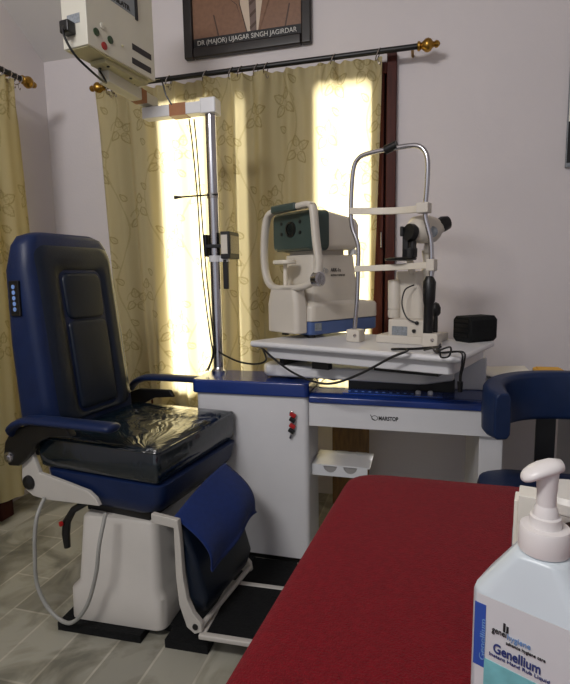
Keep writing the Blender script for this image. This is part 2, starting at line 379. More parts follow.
# rods
def finial(bm,p,d):
    lathe(bm,p,[(.012,0),(.020,.004),(.020,.012),(.013,.018),(.017,.024),(.027,.036),(.029,.048),(.024,.060),(.013,.068),(.011,.074),(.016,.080),(.014,.090),(.006,.097),(.001,.099)],d)
def rod(label,P0,P1,ends,rings,hook,nm='curtain_rod'):
    t=thing(nm,label,'curtain rod',P0)
    obj('rod',cyl(nb(),P0,P1,.0125),M['black'],t)
    d=(V(P1)-V(P0)).normalized()
    for e in ends:
        bm=nb(); finial(bm,P1 if e else P0,d if e else -d); obj('finial',bm,M['brass'],t)
    for r in rings:
        c=V(P0)+d*r; bm=nb(); q=[c+V((0,0,-.012))+(V((-d.y,d.x,0))*math.cos(a)+V((0,0,1))*math.sin(a))*.024+d*.011*math.sin(a) for a in [2*PI*k/20 for k in range(21)]]
        tube(bm,q,.0028,6); ri=obj('ring',bm,M['steel'],t)
        bm=nb(); tube(bm,[c+V((0,0,-.033)),c+V((0,0,-.046)),c+V((d.x*.008,d.y*.008,-.056)),c+V((d.x*.012,d.y*.012,-.044))],.0016,5,smooth=3); obj('hook',bm,M['steel'],ri)
    for h in hook:
        bm=nb()
        c=V(P0)+d*h; n=V((-d.y,d.x,0)); 
        if abs(d.x)<.5: n=V((-1,0,0))
        cyl(bm,c-V((0,0,.0)),c+n*(.098 if abs(d.x)>.5 else .168),.007,n=10); obj('bracket',bm,M['brass'],t)
    return t
yr=YB-.10; A=ony(106,89,yr); D=ony(417,44,yr); zr=(A.z+D.z)/2
rx=[ony(p,70,yr).x-A.x for p in (168,205,231,240,256,266,333,378)]
rod('black curtain rod with gold finials above the window',(A.x,yr,zr),(D.x,yr,zr),(0,1),[.02,.05]+rx,(.03,D.x-A.x-.02))
L1=onx(21,79,XL+.17); 
rod('black curtain rod on the left wall, its gold finial near the corner',(XL+.17,.75,L1.z),(XL+.17,L1.y,L1.z),(0,1),[.1,.3,.5,.7,.9,1.05,L1.y-.75-.13,L1.y-.75-.085,L1.y-.75-.05,L1.y-.75-.02],(.08,L1.y-.75-.06))
# ------------------------------------------------------------ portrait
pf=thing('picture_frame','black framed portrait of a man in brown suit hanging above the curtain rod','picture',(ony(246,50,YB).x,YB-.02,ony(186,59,YB-.02).z))
yf=YB-.035
x0=ony(184,58,yf).x; x1=ony(311,41,yf).x; zb=(ony(184,59,yf).z+ony(311,42,yf).z)/2; hh=.66; fw=.05
bm=nb(); frame_rect(bm,x0,x1,zb,zb+hh,fw,yf,YB-.001)
obj('frame',bm,M['frame'],pf,bevel=.008)
pr=obj('print',B((x0+fw,yf+.018,zb+fw),(x1-fw,YB-.002,zb+hh-fw)),M['picbg'],pf,smooth=False)
def flat(name,pts,m,par,lift=.0): 
    bm=nb(); prism(bm,[(p[0],yf+.017-lift,p[1]) for p in pts],(0,-.0008,0)); return obj(name,bm,m,par,smooth=False)
cx=ony(250,20,yf).x; zs=zb+fw+.045; xi0=x0+fw; xi1=x1-fw; zi1=zb+hh-fw
flat('suit',[(xi0,zs),(xi1,zs),(xi1,zs+.24),(cx+.16,zs+.30),(cx+.05,zs+.345),(cx-.05,zs+.345),(cx-.16,zs+.30),(xi0,zs+.24)],M['suit'],pr)
flat('shirt',[(cx-.022,zs),(cx+.036,zs),(cx+.062,zs+.13),(cx+.062,zs+.335),(cx-.056,zs+.335),(cx-.056,zs+.13)],M['shirt'],pr,.001)
flat('tie',[(cx-.004,zs),(cx+.028,zs),(cx+.026,zs+.24),(cx+.02,zs+.29),(cx-.01,zs+.29),(cx-.014,zs+.22)],M['tie'],pr,.002)
for k in range(4): flat('tie_stripe',[(cx-.005,zs+.005+k*.055),(cx+.027,zs+.03+k*.055),(cx+.027,zs+.045+k*.055),(cx-.006,zs+.02+k*.055)],M['suitd'],pr,.003)
flat('lapel',[(cx-.03,zs),(cx-.02,zs),(cx-.055,zs+.13),(cx-.06,zs+.335),(cx-.075,zs+.33),(cx-.12,zs+.17),(cx-.075,zs+.13)],M['suitd'],pr,.0022)
flat('lapel',[(cx-.034,zs),(cx-.026,zs),(cx-.06,zs+.13),(cx-.064,zs+.335),(cx-.07,zs+.33),(cx-.112,zs+.165),(cx-.072,zs+.133)],M['suit'],pr,.0032)
flat('lapel',[(cx+.045,zs),(cx+.037,zs),(cx+.06,zs+.13),(cx+.062,zs+.335),(cx+.085,zs+.33),(cx+.13,zs+.17),(cx+.09,zs+.12)],M['suit'],pr,.0032)
for q in (-1,1): flat('sleeve_crease',[(cx+q*.17,zs),(cx+q*.178,zs),(cx+q*.20,zs+.10),(cx+q*.193,zs+.10)],M['suitd'],pr,.001)
flat('head',[(cx+.062*math.cos(t),zs+.415+.085*math.sin(t)) for t in [2*PI*k/24 for k in range(24)]],M['skin'],pr,.001)
flat('hair',[(cx+.066*math.cos(t),zs+.43+.08*math.sin(t)) for t in [PI*k/12 for k in range(13)]],M['ink'],pr,.002)
flat('caption_strip',[(xi0,zb+fw),(xi1,zb+fw),(xi1,zs),(xi0,zs)],M['ink'],pr,.001)
text('caption','DR (MAJOR) UJAGAR SINGH JAGIRDAR',.032,M['lettering'],pr,(xi0+.02,yf+.0145,zb+fw+.012),(1,0,0),(0,0,1),width=xi1-xi0-.045)
# ------------------------------------------------------------ cabinet + desk
YF=1.86; XS=ony(308,410,1.86).x
xc0=ony(196,400,YF).x
cb=thing('cabinet','white cabinet with blue top standing left of the desk, under the chrome pole','cabinet',(xc0,YF,0))
yb=2.07
o_=rrect(xc0,XS,YF,yb,.022)
bm=nb(); loft(bm,[[(x,y,z) for x,y in o_] for z in (.03,.70)]); obj('body',bm,M['white'],cb)
obj('plinth',B((xc0+.01,YF+.02,0),(XS-.01,yb-.01,.03)),M['black'],cb)
bm=nb(); o_=rrect(xc0-.012,XS+.004,YF-.014,yb,.02); loft(bm,[[(x,y,z) for x,y in o_] for z in (.70,.757)]); obj('top',bm,M['blue'],cb,bevel=.008)
kx=ony(292,420,YF); 
obj('lock',lathe(nb(),(kx.x,YF,ony(292,413,YF).z),[(.009,0),(.009,.004),(.006,.006)],(0,-1,0)),M['steel'],cb)
kt=thing('key_bunch','red and black bunch of keys hanging from the lock of the white cabinet','keys',(kx.x,YF-.01,ony(292,413,YF).z))
for (py,m_,dx) in ((415,'red',.002),(420,'black',.0),(426,'red',.0),(431,'black',-.004)):
    p=ony(292.5,py,YF-.012); bm=nb(); R_=Mx.Rotation(.5,3,'Y'); box(bm,(p.x-.013+dx,p.y-.006,p.z-.008),(p.x+.012+dx,p.y+.005,p.z+.008),R_); obj('key_head',bm,M[m_],kt,bevel=.003,label=('red key head' if m_=='red' else 'black key head'))
p=ony(291,436,YF-.012); bm=nb(); box(bm,(p.x-.004,p.y,p.z-.012),(p.x+.004,p.y+.002,p.z+.014),Mx.Rotation(.35,3,'Y')); obj('key_blade',bm,M['steel'],kt)
XD=.62
yb=2.42
dk=thing('desk','white desk with blue top running along the back wall under the eye instruments','desk',(0,YF,0))
bm=nb(); prism(bm,[(XS+.004,YF-.008,.681),(XS+.004,YF-.008,.705),(XS+.004,YF+.018,.718),(XS+.004,yb,.718),(XS+.004,yb,.681)],(XD-XS,0,0)); obj('top',bm,M['blue'],dk,bevel=.005)
obj('apron',B((XS+.004,YF,.588),(.285,YF+.02,.681)),M['white'],dk,bevel=.002)
obj('side_panel',B((.206,YF+.02,0),(.285,yb,.681)),M['white'],dk,bevel=.002)
obj('side_panel',B((XD-.03,2.2,0),(XD,yb,.681)),M['white'],dk,bevel=.002)
p=ony(369,440,2.40); obj('back_panel',B((XS-.0,2.40,.02),(p.x,2.418,.681)),M['ply'],dk,bevel=.002,label='brown plywood back panel')
# maker's mark
pl=ony(372,419,YF); pr_=ony(398,421,YF)
zl=ony(384,418.5,YF).z
bm=nb(); q=[(pl.x+.010+.011*math.cos(a),YF-.0006,zl+.009*math.sin(a)) for a in [2*PI*k/24 for k in range(25)]]; tube(bm,q,.0011,5)
tube(bm,[(pl.x-.006,YF-.0006,zl+.012),(pl.x+.002,YF-.0006,zl-.004),(pl.x+.010,YF-.0006,zl-.008)],.0014,5); obj('maker_mark',bm,M['ink'],dk)
text('maker_name','MARSTOP',.021,M['ink'],dk,(pl.x+.024,YF-.001,zl-.007),(1,0,0),(0,0,1),width=pr_.x-pl.x-.024,bold=.0006)
# control strip on desk top
g0=onz(347,387,.756)
bm=nb(); 
zc_=.718
sa=onz(346,388,zc_); sb=onz(442,396,zc_)
bm=B((sa.x,YF+.022,.717),(sb.x,YF+.10,.7205)); st=obj('control_strip',bm,mat('blue_glossy_strip',(40,78,165),.12,coat=.5),dk)
for k in range(13):
    x=sa.x+.022+(sb.x-sa.x-.05)*k/12
    bm=nb()
    if k<10: lathe(bm,(x,YF+.055,.7205),[(.0055,0),(.0055,.001),(.001,.0012)],n=12); obj('icon',bm,M['iconblue'],st)
for px in (418,431):
    p=onz(px,389,.765); bm=lathe(nb(),(p.x,YF+.06,.7205),[(.010,0),(.010,.008),(.007,.012),(.001,.013)]); obj('knob',bm,M['white'],st)
sp=nb(); o_=rrect(XS+.02,XS+.26,YF+.10,YF+.40,.02); loft(sp,[[(x,y,z) for x,y in o_] for z in (.717,.7205)]); obj('steel_tray',sp,M['steel'],dk,label='polished steel plate')
# scalloped rack
A_=onz(310,463,.415); C_=onz(373,458,.415)
rx0=XS+.002; rx1=C_.x; ry0=YF+.05; ry1=ry0+.17
rk=obj('bottle_rack',B((rx0,ry0,.411),(rx1,ry1,.417)),M['white'],dk,bevel=.001,label='white shelf with round bottle notches')
def nskirt(y,cx,r,zb,zt_):
    out=[(rx0,zb),(rx1-.01,zb),(rx1-.01,zt_)]
    for c in sorted(cx,reverse=True): out+=[(c+r*math.cos(PI*k/12),zt_-r*1.1*math.sin(PI*k/12)) for k in range(13)]
    out+=[(rx0,zt_)]
    return prism(nb(),[(a,y,b) for a,b in out],(0,.003,0))
cxs=(rx0+.075,rx0+.155)
obj('skirt',nskirt(ry0-.003,cxs,.028,.372,.417),M['label'],rk,smooth=False)
obj('inner_skirt',B((rx0,ry0+.006,.372),(rx1-.012,ry0+.009,.411)),M['greyrack'],rk,smooth=False)
for c in cxs:
    bm=nb(); prism(bm,[(c+.024+.024*math.cos(PI+PI*k/14),ry1-.001+.040*math.sin(PI+PI*k/14),.4172) for k in range(15)],(0,0,.0012)); obj('notch_disc',bm,M['label'],rk,smooth=False)
# ------------------------------------------------------------ instrument table
ZT=.912
FT=Fr(-.669,1.888,ZT,-19.5); AT=FT.a; AD=-19.5
tt=thing('instrument_table','white swivelled instrument table top on stacked trays standing on the desk','table',FT.o,AT)
P_=[(0,.008),(.02,-.002),(.79,-.002),(.822,.012),(.832,.03),(.835,.44),(.10,.44),(.0,.05)]
bm=nb(); loft(bm,[[(x,y,z) for x,y in P_] for z in (-.023,0)]); obj('table_top',bm,M['white'],tt,bevel=.011,seg=4,local=True)
Q_=[(.07,.03),(.785,.03),(.80,.05),(.80,.42),(.07,.42)]
bm=nb(); loft(bm,[[(x,y,z) for x,y in Q_] for z in (-.066,-.023)]); obj('apron',bm,M['white'],tt,bevel=.004,local=True)
t0=onz(264,363,.815); t1=onz(428,372,.815); t2=onz(455,369,.815)
T_=[(t0.x,t0.y),(t0.x+.02,t0.y-.035),(t1.x-.03,t1.y-.012),(t1.x,t1.y),(t2.x,t2.y),(t2.x-.02,2.18),(t0.x+.12,2.2),(t0.x,t0.y+.06)]
bm=nb(); loft(bm,[[(x,y,z) for x,y in T_] for z in (.768,.815)]); obj('tray',bm,M['white'],tt,bevel=.012,seg=4)
for a,b in (((.27,.045,-.094),(.34,.075,-.066)),((.11,.06,-.097),(.13,.22,-.066)),((.48,.14,-.097),(.72,.30,-.066))): obj('slide_bracket',B(a,b),M['black'],tt,local=True)
bm=nb(); box(bm,(-.28,1.97,.719),(t1.x+.10,2.18,.768)); obj('slide_rail',bm,M['black'],tt)
obj('foot',cyl(nb(),(t0.x+.10,t0.y+.06,.757),(t0.x+.10,t0.y+.06,.77),.02),M['black'],tt)
cq=onz(450,391,.718); cr=onz(486,391,.718)
bm=B((cq.x+.004,cq.y+.03,.7185),(cr.x,2.18,.846)); obj('column',bm,M['white'],tt,bevel=.006)
# ------------------------------------------------------------ autorefractor (local frame, x = front to back)
ARA=math.radians(55)
ax_=thing('autorefractor','white and green autorefractor with loop headrest and dark lens on the instrument table','medical device',onz(311,339,ZT),ARA)
KA=1.07; ax_.scale=(KA,KA,KA); MW[ax_.name]=MW[ax_.name]@Mx.Scale(KA,4)
L=dict(local=True)
def chamf(x0,x1,y0,y1,xb): return [(x0+.03,y0),(x1-.035,y0),(x1-.01,y0+.01),(x1,y0+.035),(xb+.02,y1-.012),(xb,y1),(x0+.03,y1),(x0+.008,y1-.01),(x0,y1-.035),(x0,y0+.035),(x0+.008,y0+.01)]
o_=chamf(0,.398,0,.215,.235)
bm=nb(); loft(bm,[[(x,y,z) for x,y in o_] for z in (.012,.064)]); obj('base',bm,M['slate'],ax_,bevel=.006,local=True)
for x,y in ((.03,.03),(.03,.185),(.32,.03),(.22,.18)): obj('foot',cyl(nb(),(x,y,0),(x,y,.012),.016),M['black'],ax_,local=True)
bm=nb(); o1=chamf(.0,.396,-.004,.215,.235); o2=chamf(.01,.386,.0,.211,.225); o3=chamf(.025,.30,.012,.200,.20); o4=chamf(.03,.272,.018,.194,.19)
loft(bm,[[(x,y,.064) for x,y in o1],[(x,y,.118) for x,y in o1],[(x,y,.128) for x,y in o2],[(x,y,.138) for x,y in o3],[(x,y,.318) for x,y in o4]]); body=obj('body',bm,M['offwhite'],ax_,bevel=.004,local=True)
obj('label_plate',B((.02,-.0012,.028),(.055,.0,.058)),M['greyl'],ax_,local=True)
obj('neck',B((.05,.04,.318),(.22,.175,.345)),M['offwhite'],ax_,local=True)
def headring(x,y0,y1,z0,z1,r): return [(x,y,z) for y,z in rrect(y0,y1,z0,z1,r)]
bm=nb(); loft(bm,[headring(.085,-.012,.227,.335,.482,.022),headring(.250,-.004,.205,.338,.462,.022),headring(.268,.004,.185,.35,.45,.02)]); obj('head',bm,M['offwhite'],ax_,bevel=.004,local=True)
bm=nb(); loft(bm,[headring(.0,.0,.215,.342,.472,.024),headring(.008,-.010,.225,.334,.48,.024),headring(.086,-.014,.229,.332,.485,.024)]); obj('front_housing',bm,M['green'],ax_,bevel=.003,local=True,label='dark green front housing')
bm=nb(); lathe(bm,(0,.11,.415),[(.030,0),(.030,.003),(.022,.004),(.020,-.006),(.001,-.008)],(-1,0,0)); obj('lens',bm,M['black'],ax_,local=True)
for y,z in ((.165,.44),(.165,.40),(.055,.44),(.055,.40)): obj('sensor',lathe(nb(),(0,y,z),[(.007,0),(.007,.002),(.001,.003)],(-1,0,0),n=14),M['black'],ax_,local=True)
# chin support tower + loop
bm=nb(); o1=rrect(-.055,.01,.02,.2,.02); o2=rrect(-.05,.01,.035,.19,.02)
loft(bm,[[(x,y,z) for x,y in o1] for z in (.02,.13)]+[[(x,y,z) for x,y in o2] for z in (.18,.20)]); obj('chin_support',bm,M['offwhite'],ax_,bevel=.006,local=True)
lp=[(-.03,-.045,.484),(-.03,-.053,.46),(-.03,-.065,.36),(-.03,-.078,.27),(-.035,-.06,.222),(-.035,0,.198),(-.035,.11,.192),(-.035,.19,.20),(-.03,.232,.25),(-.03,.24,.33),(-.03,.228,.43),(-.03,.20,.478),(-.03,.13,.487),(-.03,.05,.49),(-.03,-.025,.492),(-.03,-.045,.484)]
lq=spline(lp,5)
def strip(bm,P,w,t,n=8):
    """rounded rectangular section sweep in y-z plane, x is the wide way"""
    rings=[]; m=len(P)
    for i in range(m):
        d=(P[min(i+1,m-1)]-P[max(i-1,0)]).normalized(); nn=V((1,0,0)); q=d.cross(nn).normalized()
        rings.append([P[i]+nn*(w*c[0])+q*(t*c[1]) for c in ((-1,-.6),(-.7,-1),(.7,-1),(1,-.6),(1,.6),(.7,1),(-.7,1),(-1,.6))])
    return loft(bm,rings)
bm=nb(); strip(bm,lq,.015,.0105); obj('headrest_loop',bm,M['offwhite'],ax_,local=True,angle=50)
obj('forehead_pad',box(nb(),(-.052,.03,.475),(-.03,.17,.505)),M['green'],ax_,bevel=.008,local=True,label='grey forehead pad')
bm=nb(); lathe(bm,(-.035,-.06,.225),[(.022,0),(.026,.004),(.026,.03),(.020,.034),(.018,.034),(.001,.032)],(0,-1,0)); obj('knob',bm,M['chrome'],ax_,local=True)
bm=nb(); o1=rrect(-.07,-.0,.06,.155,.03); loft(bm,[[(x,y,.283) for x,y in o1],[(x,y,.298) for x,y in o1]]); cyl(bm,(-.03,.11,.2),(-.03,.11,.285),.008); obj('chin_rest',bm,M['ivory'],ax_,bevel=.004,local=True)
obj('bright_gap',B((.235,-.002,.318),(.262,.03,.340)),M['label'],ax_,local=True)  # white block paints the bright curtain seen through the gap under the head
# marks on the side
SD=V((math.cos(ARA),math.sin(ARA),0)); SN=V((SD.y,-SD.x,0))
for dx in (0,.012,-.012):
    c=V((.085+dx,.0125,.255)); r=.012 if dx==0 else .009
    bm=nb(); tube(bm,[c+V((r,0,0)),c+V((0,0,r)),c+V((-r,0,0)),c+V((0,0,-r)),c+V((r,0,0))],.0009,4); obj('emblem',bm,M['greyl'],ax_,local=True)
def ltext(name,s,size,m,par,loc,width,ang=62):
    T=MW[par.name]; o=T@V(loc); return text(name,s,size,m,par,o,SD,(0,0,1),width=width)
ltext('model_text','ARK-1a',.022,M['ink'],ax_,(.12,.0135,.252),.06)
ltext('maker_text','REFRACTOMETER',.011,M['ink'],ax_,(.12,.0130,.235),.085)
# ------------------------------------------------------------ slit lamp
sl=thing('slit_lamp','slit lamp microscope with chrome headrest frame and black grip on the instrument table','microscope',FT.W((.53,.18,0)),AT)
FS=Fr(*FT.W((.53,.18,0)),AD); YH=.0
def hp(px,py,y=YH): return FS.py(px,py,y)
def sy(px,py,y): return FS.py(px,py,y)
fp=[hp(*q) for q in ((354,335),(357,300),(358,268),(358,245),(352,226),(351,205),(353,172),(358,159),(368,153.5),(390,149),(413,145.5),(423,149),(427.5,160),(427,185),(425,213),(428,228),(431,243),(431,278),(428,310),(427,338))]
bm=nb(); tube(bm,fp,.0085,12,smooth=5); obj('headrest_frame',bm,M['chrome'],sl,local=True)
c=hp(391,147.5); obj('top_clamp',cyl(nb(),c-V((.022,0,.006)),c+V((.022,0,.006)),.015),M['black'],sl,local=True)
def band(a,b,h,sag,y=YH-.012):
    a=V(a);b=V(b); bm=nb(); R=[]
    for k in range(13):
        t=k/12; p=a.lerp(b,t)+V((0,-sag*math.sin(PI*t)*0+sag*math.sin(PI*t),0)); 
        R.append([p+V((0,-.006,-h)),p+V((0,.004,-h)),p+V((0,.004,h)),p+V((0,-.006,h))])
    return loft(bm,R)
a=hp(350,211,YH-.013); b=hp(426,208,YH-.013); obj('forehead_strap',band(a,b,.012,.05),M['ivory'],sl,bevel=.002,local=True)
bm=nb(); box(bm,(b.x-.03,YH-.03,b.z-.016),(b.x+.012,YH+.012,b.z+.018)); obj('strap_clip',bm,M['offwhite'],sl,bevel=.003,local=True)
a=hp(355,269,YH-.013); b=hp(431,265,YH-.013); bm=band(a,b,.011,.04); obj('chin_bar',bm,M['ivory'],sl,bevel=.002,local=True)
bm=nb(); box(bm,(b.x-.014,YH-.025,b.z-.02),(b.x+.014,YH+.015,b.z+.02)); obj('bar_clip',bm,M['offwhite'],sl,bevel=.003,local=True)
m_=hp(399,259,YH+.02); bm=lathe(nb(),(m_.x,YH+.035,m_.z-.006),[(.03,0),(.055,.002),(.058,.008),(.04,.012),(.001,.014)]); obj('chin_cup',bm,M['black'],sl,local=True)
g=[hp(429.5,276),hp(429.5,282),hp(429,300),hp(428.5,306),hp(428,330),hp(427,340)]
bm=nb(); tube(bm,g,[.012,.0225,.021,.016,.017,.015],16); obj('hand_grip',bm,M['black'],sl,label='black rubber hand grip',local=True)
for px,py in ((354,342),(431,347)):
    p=FS.pz(px,py,0); bm=B((p.x-.03,YH-.022,0),(p.x+.026,YH+.03,0+.048)); f_=obj('foot_block',bm,M['offwhite'],sl,bevel=.005,local=True)
    obj('screw',lathe(nb(),(p.x+.008,YH-.022,0+.026),[(.007,0),(.006,.003),(.001,.004)],(0,-1,0),n=12),M['steel'],f_,local=True)
YS=.115
x0=sy(388,330,YS-.08).x; x1=sy(425,330,YS-.08).x
obj('base_box',B((x0,YS-.08,0+.012),(x1,YS+.07,0+.088)),M['offwhite'],sl,bevel=.005,local=True)
bm=nb(); box(bm,(x0-.04,YS-.1,0),(x1+.03,YS+.1,0+.03)); obj('base_plate',bm,M['offwhite'],sl,bevel=.004,local=True)
a=sy(392,326,YS-.081); b=sy(407,340,YS-.081); obj('label_plate',B((a.x,YS-.082,b.z),(b.x,YS-.08,a.z)),M['greyl'],sl,local=True)
a=sy(394.5,283,YS); bm=lathe(nb(),(a.x,YS,0+.088),[(.022,0),(.024,.01),(.024,.03),(.0215,.031),(.0215,.034),(.024,.035),(.024,.14),(.022,.145),(.001,.146)]); obj('illumination_tower',bm,M['offwhite'],sl,local=True)
a=sy(400,290,YS+.05); b=sy(427,290,YS+.05)
bm=nb(); loft(bm,[[(x,y,z) for x,y in rrect(a.x+.01,b.x,YS+.0,YS+.09,.02)] for z in (0+.03,0+.16)]+[[(x,y,z) for x,y in rrect(a.x,b.x-.01,YS+.0,YS+.08,.02)] for z in (0+.2,0+.265)]); obj('column',bm,M['offwhite'],sl,bevel=.004,local=True)
p0=sy(436,318,YS-.01); bm=nb(); cyl(bm,(p0.x-.005,YS,0+.02),(p0.x-.005,YS,0+.11),.008); lathe(bm,(p0.x-.005,YS,0+.10),[(.012,0),(.018,.01),(.018,.03),(.011,.045),(.001,.05)]); obj('joystick',bm,M['black'],sl,local=True)
bm=nb(); tube(bm,[sy(414,285,YS-.02),sy(405,290,YS-.05),sy(402,304,YS-.07),sy(407,318,YS-.09),sy(417,323,YS-.085)],.0028,8,smooth=6); obj('lamp_cable',bm,M['black'],sl,local=True)
for px,py in ((417,323),(414,331)): obj('socket',cyl(nb(),sy(px,py,YS-.082)+V((0,-.004,0)),sy(px,py,YS-.082)+V((0,.01,0)),.007,n=14),M['black'],sl,local=True)
# microscope head
a=sy(405,232,YS-.06); e=sy(437,243,YS+.06)
c1=sy(409,236,YS-.09); c2=sy(446,224,YS+.03)
bm=nb(); D1=sy(428,231,YS)
tube(bm,[sy(408,232,YS-.09),sy(413,233,YS-.07)],[.030,.032],20); lens=obj('objective',bm,M['black'],sl,local=True)
bm=nb(); tube(bm,[sy(412,231,YS-.07),sy(416,230,YS-.05),sy(424,229,YS-.02),sy(434,230,YS+.02),sy(437,230,YS+.03)],[.031,.048,.052,.044,.034],24); obj('microscope_head',bm,M['offwhite'],sl,local=True)
bm=nb(); tube(bm,[sy(436,229,YS+.02),sy(441,227,YS+.035)],[.024,.022],18); obj('eyepiece_tube',bm,M['offwhite'],sl,local=True)
bm=nb(); tube(bm,[sy(439,226,YS+.03),sy(443,224,YS+.045),sy(448,222.5,YS+.06)],[.026,.029,.024],18); obj('eyepiece',bm,M['black'],sl,local=True)
bm=nb(); tube(bm,[sy(426,248,YS+.02),sy(430,248,YS+.02)],[.024,.022],16); obj('turret_knob',bm,M['offwhite'],sl,local=True)
obj('drum',lathe(nb(),sy(432,232,YS-.045),[(.020,0),(.020,.006),(.012,.01),(.001,.011)],(.3,-1,0)),M['greyl'],sl,local=True)
a=sy(404,258,YS-.06); b=sy(415,226,YS-.06)
bm=B((a.x,YS-.08,a.z),(a.x+.022,YS-.05,b.z-.02)); box(bm,(a.x+.03,YS-.08,a.z),(b.x+.004,YS-.05,b.z-.015)); box(bm,(a.x,YS-.08,a.z),(b.x+.004,YS-.04,a.z+.035)); box(bm,(a.x-.008,YS-.085,b.z-.035),(a.x+.004,YS-.05,b.z)); obj('mirror_arm',bm,M['black'],sl,bevel=.003,local=True)
bm=nb(); tube(bm,[sy(427,250,YS+.03),sy(430,265,YS+.05),sy(424,285,YS+.07),sy(420,300,YS+.06)],[.02,.022,.03,.03],12,smooth=0); obj('microscope_arm',bm,M['offwhite'],sl,local=True)
bm=nb(); cyl(bm,(sy(409,262,YS-.06).x,YS-.03,0+.26),(sy(409,262,YS-.06).x,YS-.06,a.z+.01),.012); obj('arm_post',bm,M['offwhite'],sl,local=True)
# ------------------------------------------------------------ power box
pa=onz(471,343.5,ZT); ang=math.radians(40)
pw=thing('power_supply','black vented power supply box at the right end of the instrument table','power supply',(pa.x,pa.y,ZT),ang)
# local x along long side, y toward the left
bm=nb(); W_=.095; H_=.096; ch=.014
def oct(x,s=0): return [(x,ch+s,s),(x,W_-ch-s,s),(x,W_-s,ch+s),(x,W_-s,H_-ch-s),(x,W_-ch-s,H_-s),(x,ch+s,H_-s),(x,s,H_-ch-s),(x,s,ch+s)]
loft(bm,[oct(0,.004),oct(.004),oct(.126),oct(.13,.004)]); obj('case',bm,M['rubber'],pw,local=True)
bm=nb()
for k in range(4): box(bm,(-.003,.015,.02+k*.018),(.001,W_-.015,.030+k*.018))
obj('vent',bm,M['black'],pw,local=True)
# ------------------------------------------------------------ pole with arm
YPL=2.0
pb=onz(218,373,.768); PXx=-.845
pt=ony(213,106,YPL)
po=thing('lamp_pole','chrome pole standing on the cabinet with white jointed arm reaching left','pole',(PXx,YPL,.757))
obj('pole',cyl(nb(),(PXx,YPL,.757),(PXx,YPL,1.86),.0228),M['chrome'],po)
obj('collar',lathe(nb(),(PXx,YPL,.757),[(.032,0),(.032,.012),(.024,.02),(.022,.03)]),M['chrome'],po)
zt0=ony(216,99,YPL).z; zb0=ony(206,114,YPL).z
bm=nb(); o_=rrect(PXx-.034,PXx+.034,YPL-.034,YPL+.034,.008); loft(bm,[[(x,y,z) for x,y in o_] for z in (zb0-.006,zt0)]); obj('cap',bm,M['white'],po,bevel=.004)
xe=ony(145,115,YPL).x
obj('arm',B((xe,YPL-.025,zb0),(PXx-.034,YPL+.025,zt0-.008)),M['white'],po,bevel=.003)
ta=ony(172,110,YPL).x; tb=ony(188,108,YPL).x
obj('tape',B((ta,YPL-.0265,zb0-.0015),(tb,YPL+.0265,zt0-.0065)),M['tape'],po,label='brown tape band')
# second arm
J=V((xe+.02,YPL+.005,zt0+.02)); K=V((-1.135,1.74,zt0+.02))
dn=(K-J).normalized(); sd=V((-dn.y,dn.x,0))
def beam(bm,a,b,w,h):
    d=(b-a).normalized(); s=V((-d.y,d.x,0)).normalized()*w; u_=V((0,0,h))
    return loft(bm,[[p-s-u_,p+s-u_,p+s+u_,p-s+u_] for p in (a,b)])
obj('upper_arm',beam(nb(),J-dn*.03,K+dn*.03,.024,.022),M['cream'],po,bevel=.003)
m0=J+dn*.055; obj('tape',beam(nb(),m0,m0+dn*.035,.0255,.0235),M['tape'],po,label='brown tape band')
obj('joint',cyl(nb(),(J.x,J.y,zt0-.012),(J.x,J.y,zt0+.0),.018),M['chrome'],po)
ZB=1.935
obj('mount_post',cyl(nb(),(K.x+.01,K.y,zt0+.03),(K.x+.01,K.y,ZB-.018),.014),M['cream'],po)
# clips on the pole
c=ony(213,258,YPL-.02); bm=lathe(nb(),(PXx,YPL,ony(213,262,YPL).z),[(.021,0),(.027,0),(.027,.026),(.021,.026)]); box(bm,(PXx+.02,YPL-.012,ony(213,262,YPL).z),(PXx+.06,YPL+.012,ony(213,262,YPL).z+.022)); obj('clamp',bm,M['white'],po)
zz=ony(213,196,YPL).z; bm=nb(); cyl(bm,(ony(178,196,YPL).x,YPL-.022,zz),(PXx+.03,YPL-.022,zz+.002),.0035,n=8); cyl(bm,(ony(177,196,YPL).x,YPL-.022,zz),(ony(184,196,YPL).x,YPL-.022,zz),.008,.004,n=12); obj('hook_rod',bm,M['black'],po)
obj('hook_collar',lathe(nb(),(PXx,YPL,zz-.01),[(.021,0),(.026,0),(.026,.02),(.021,.02)]),M['steel'],po)
# small lamp box on pole
a=ony(222,232,YPL); z1=a.z; z0_=ony(222,259,YPL).z
lb=thing('box_lamp','small black box lamp clipped to the chrome pole','lamp',(PXx+.03,YPL,z0_))
xL_=ony(221,240,YPL-.02).x; xR_=ony(229,240,YPL-.02).x
bm=B((xL_,YPL-.03,z0_),(xR_+.006,YPL+.085,z1)); lbx=obj('case',bm,M['black'],lb,bevel=.004)
obj('front_panel',B((xL_+.004,YPL-.032,z0_+.02),(xR_-.004,YPL-.03,z1-.014)),M['offwhite'],lb)
obj('side_panel',B((xR_+.006,YPL-.018,z0_+.022),(xR_+.008,YPL+.073,z1-.016)),M['grille'],lb)
bm=nb(); box(bm,(PXx-.028,YPL-.028,z0_+.045),(xL_,YPL+.028,z0_+.06)); box(bm,(PXx-.036,YPL-.03,z0_+.01),(PXx-.026,YPL+.01,z1-.01)); obj('strap',bm,M['black'],lb,bevel=.002)
bm=B((xL_+.0,YPL-.012,z0_-.125),(xL_+.022,YPL+.006,z0_)); obj('handle',bm,M['black'],lb,bevel=.004)
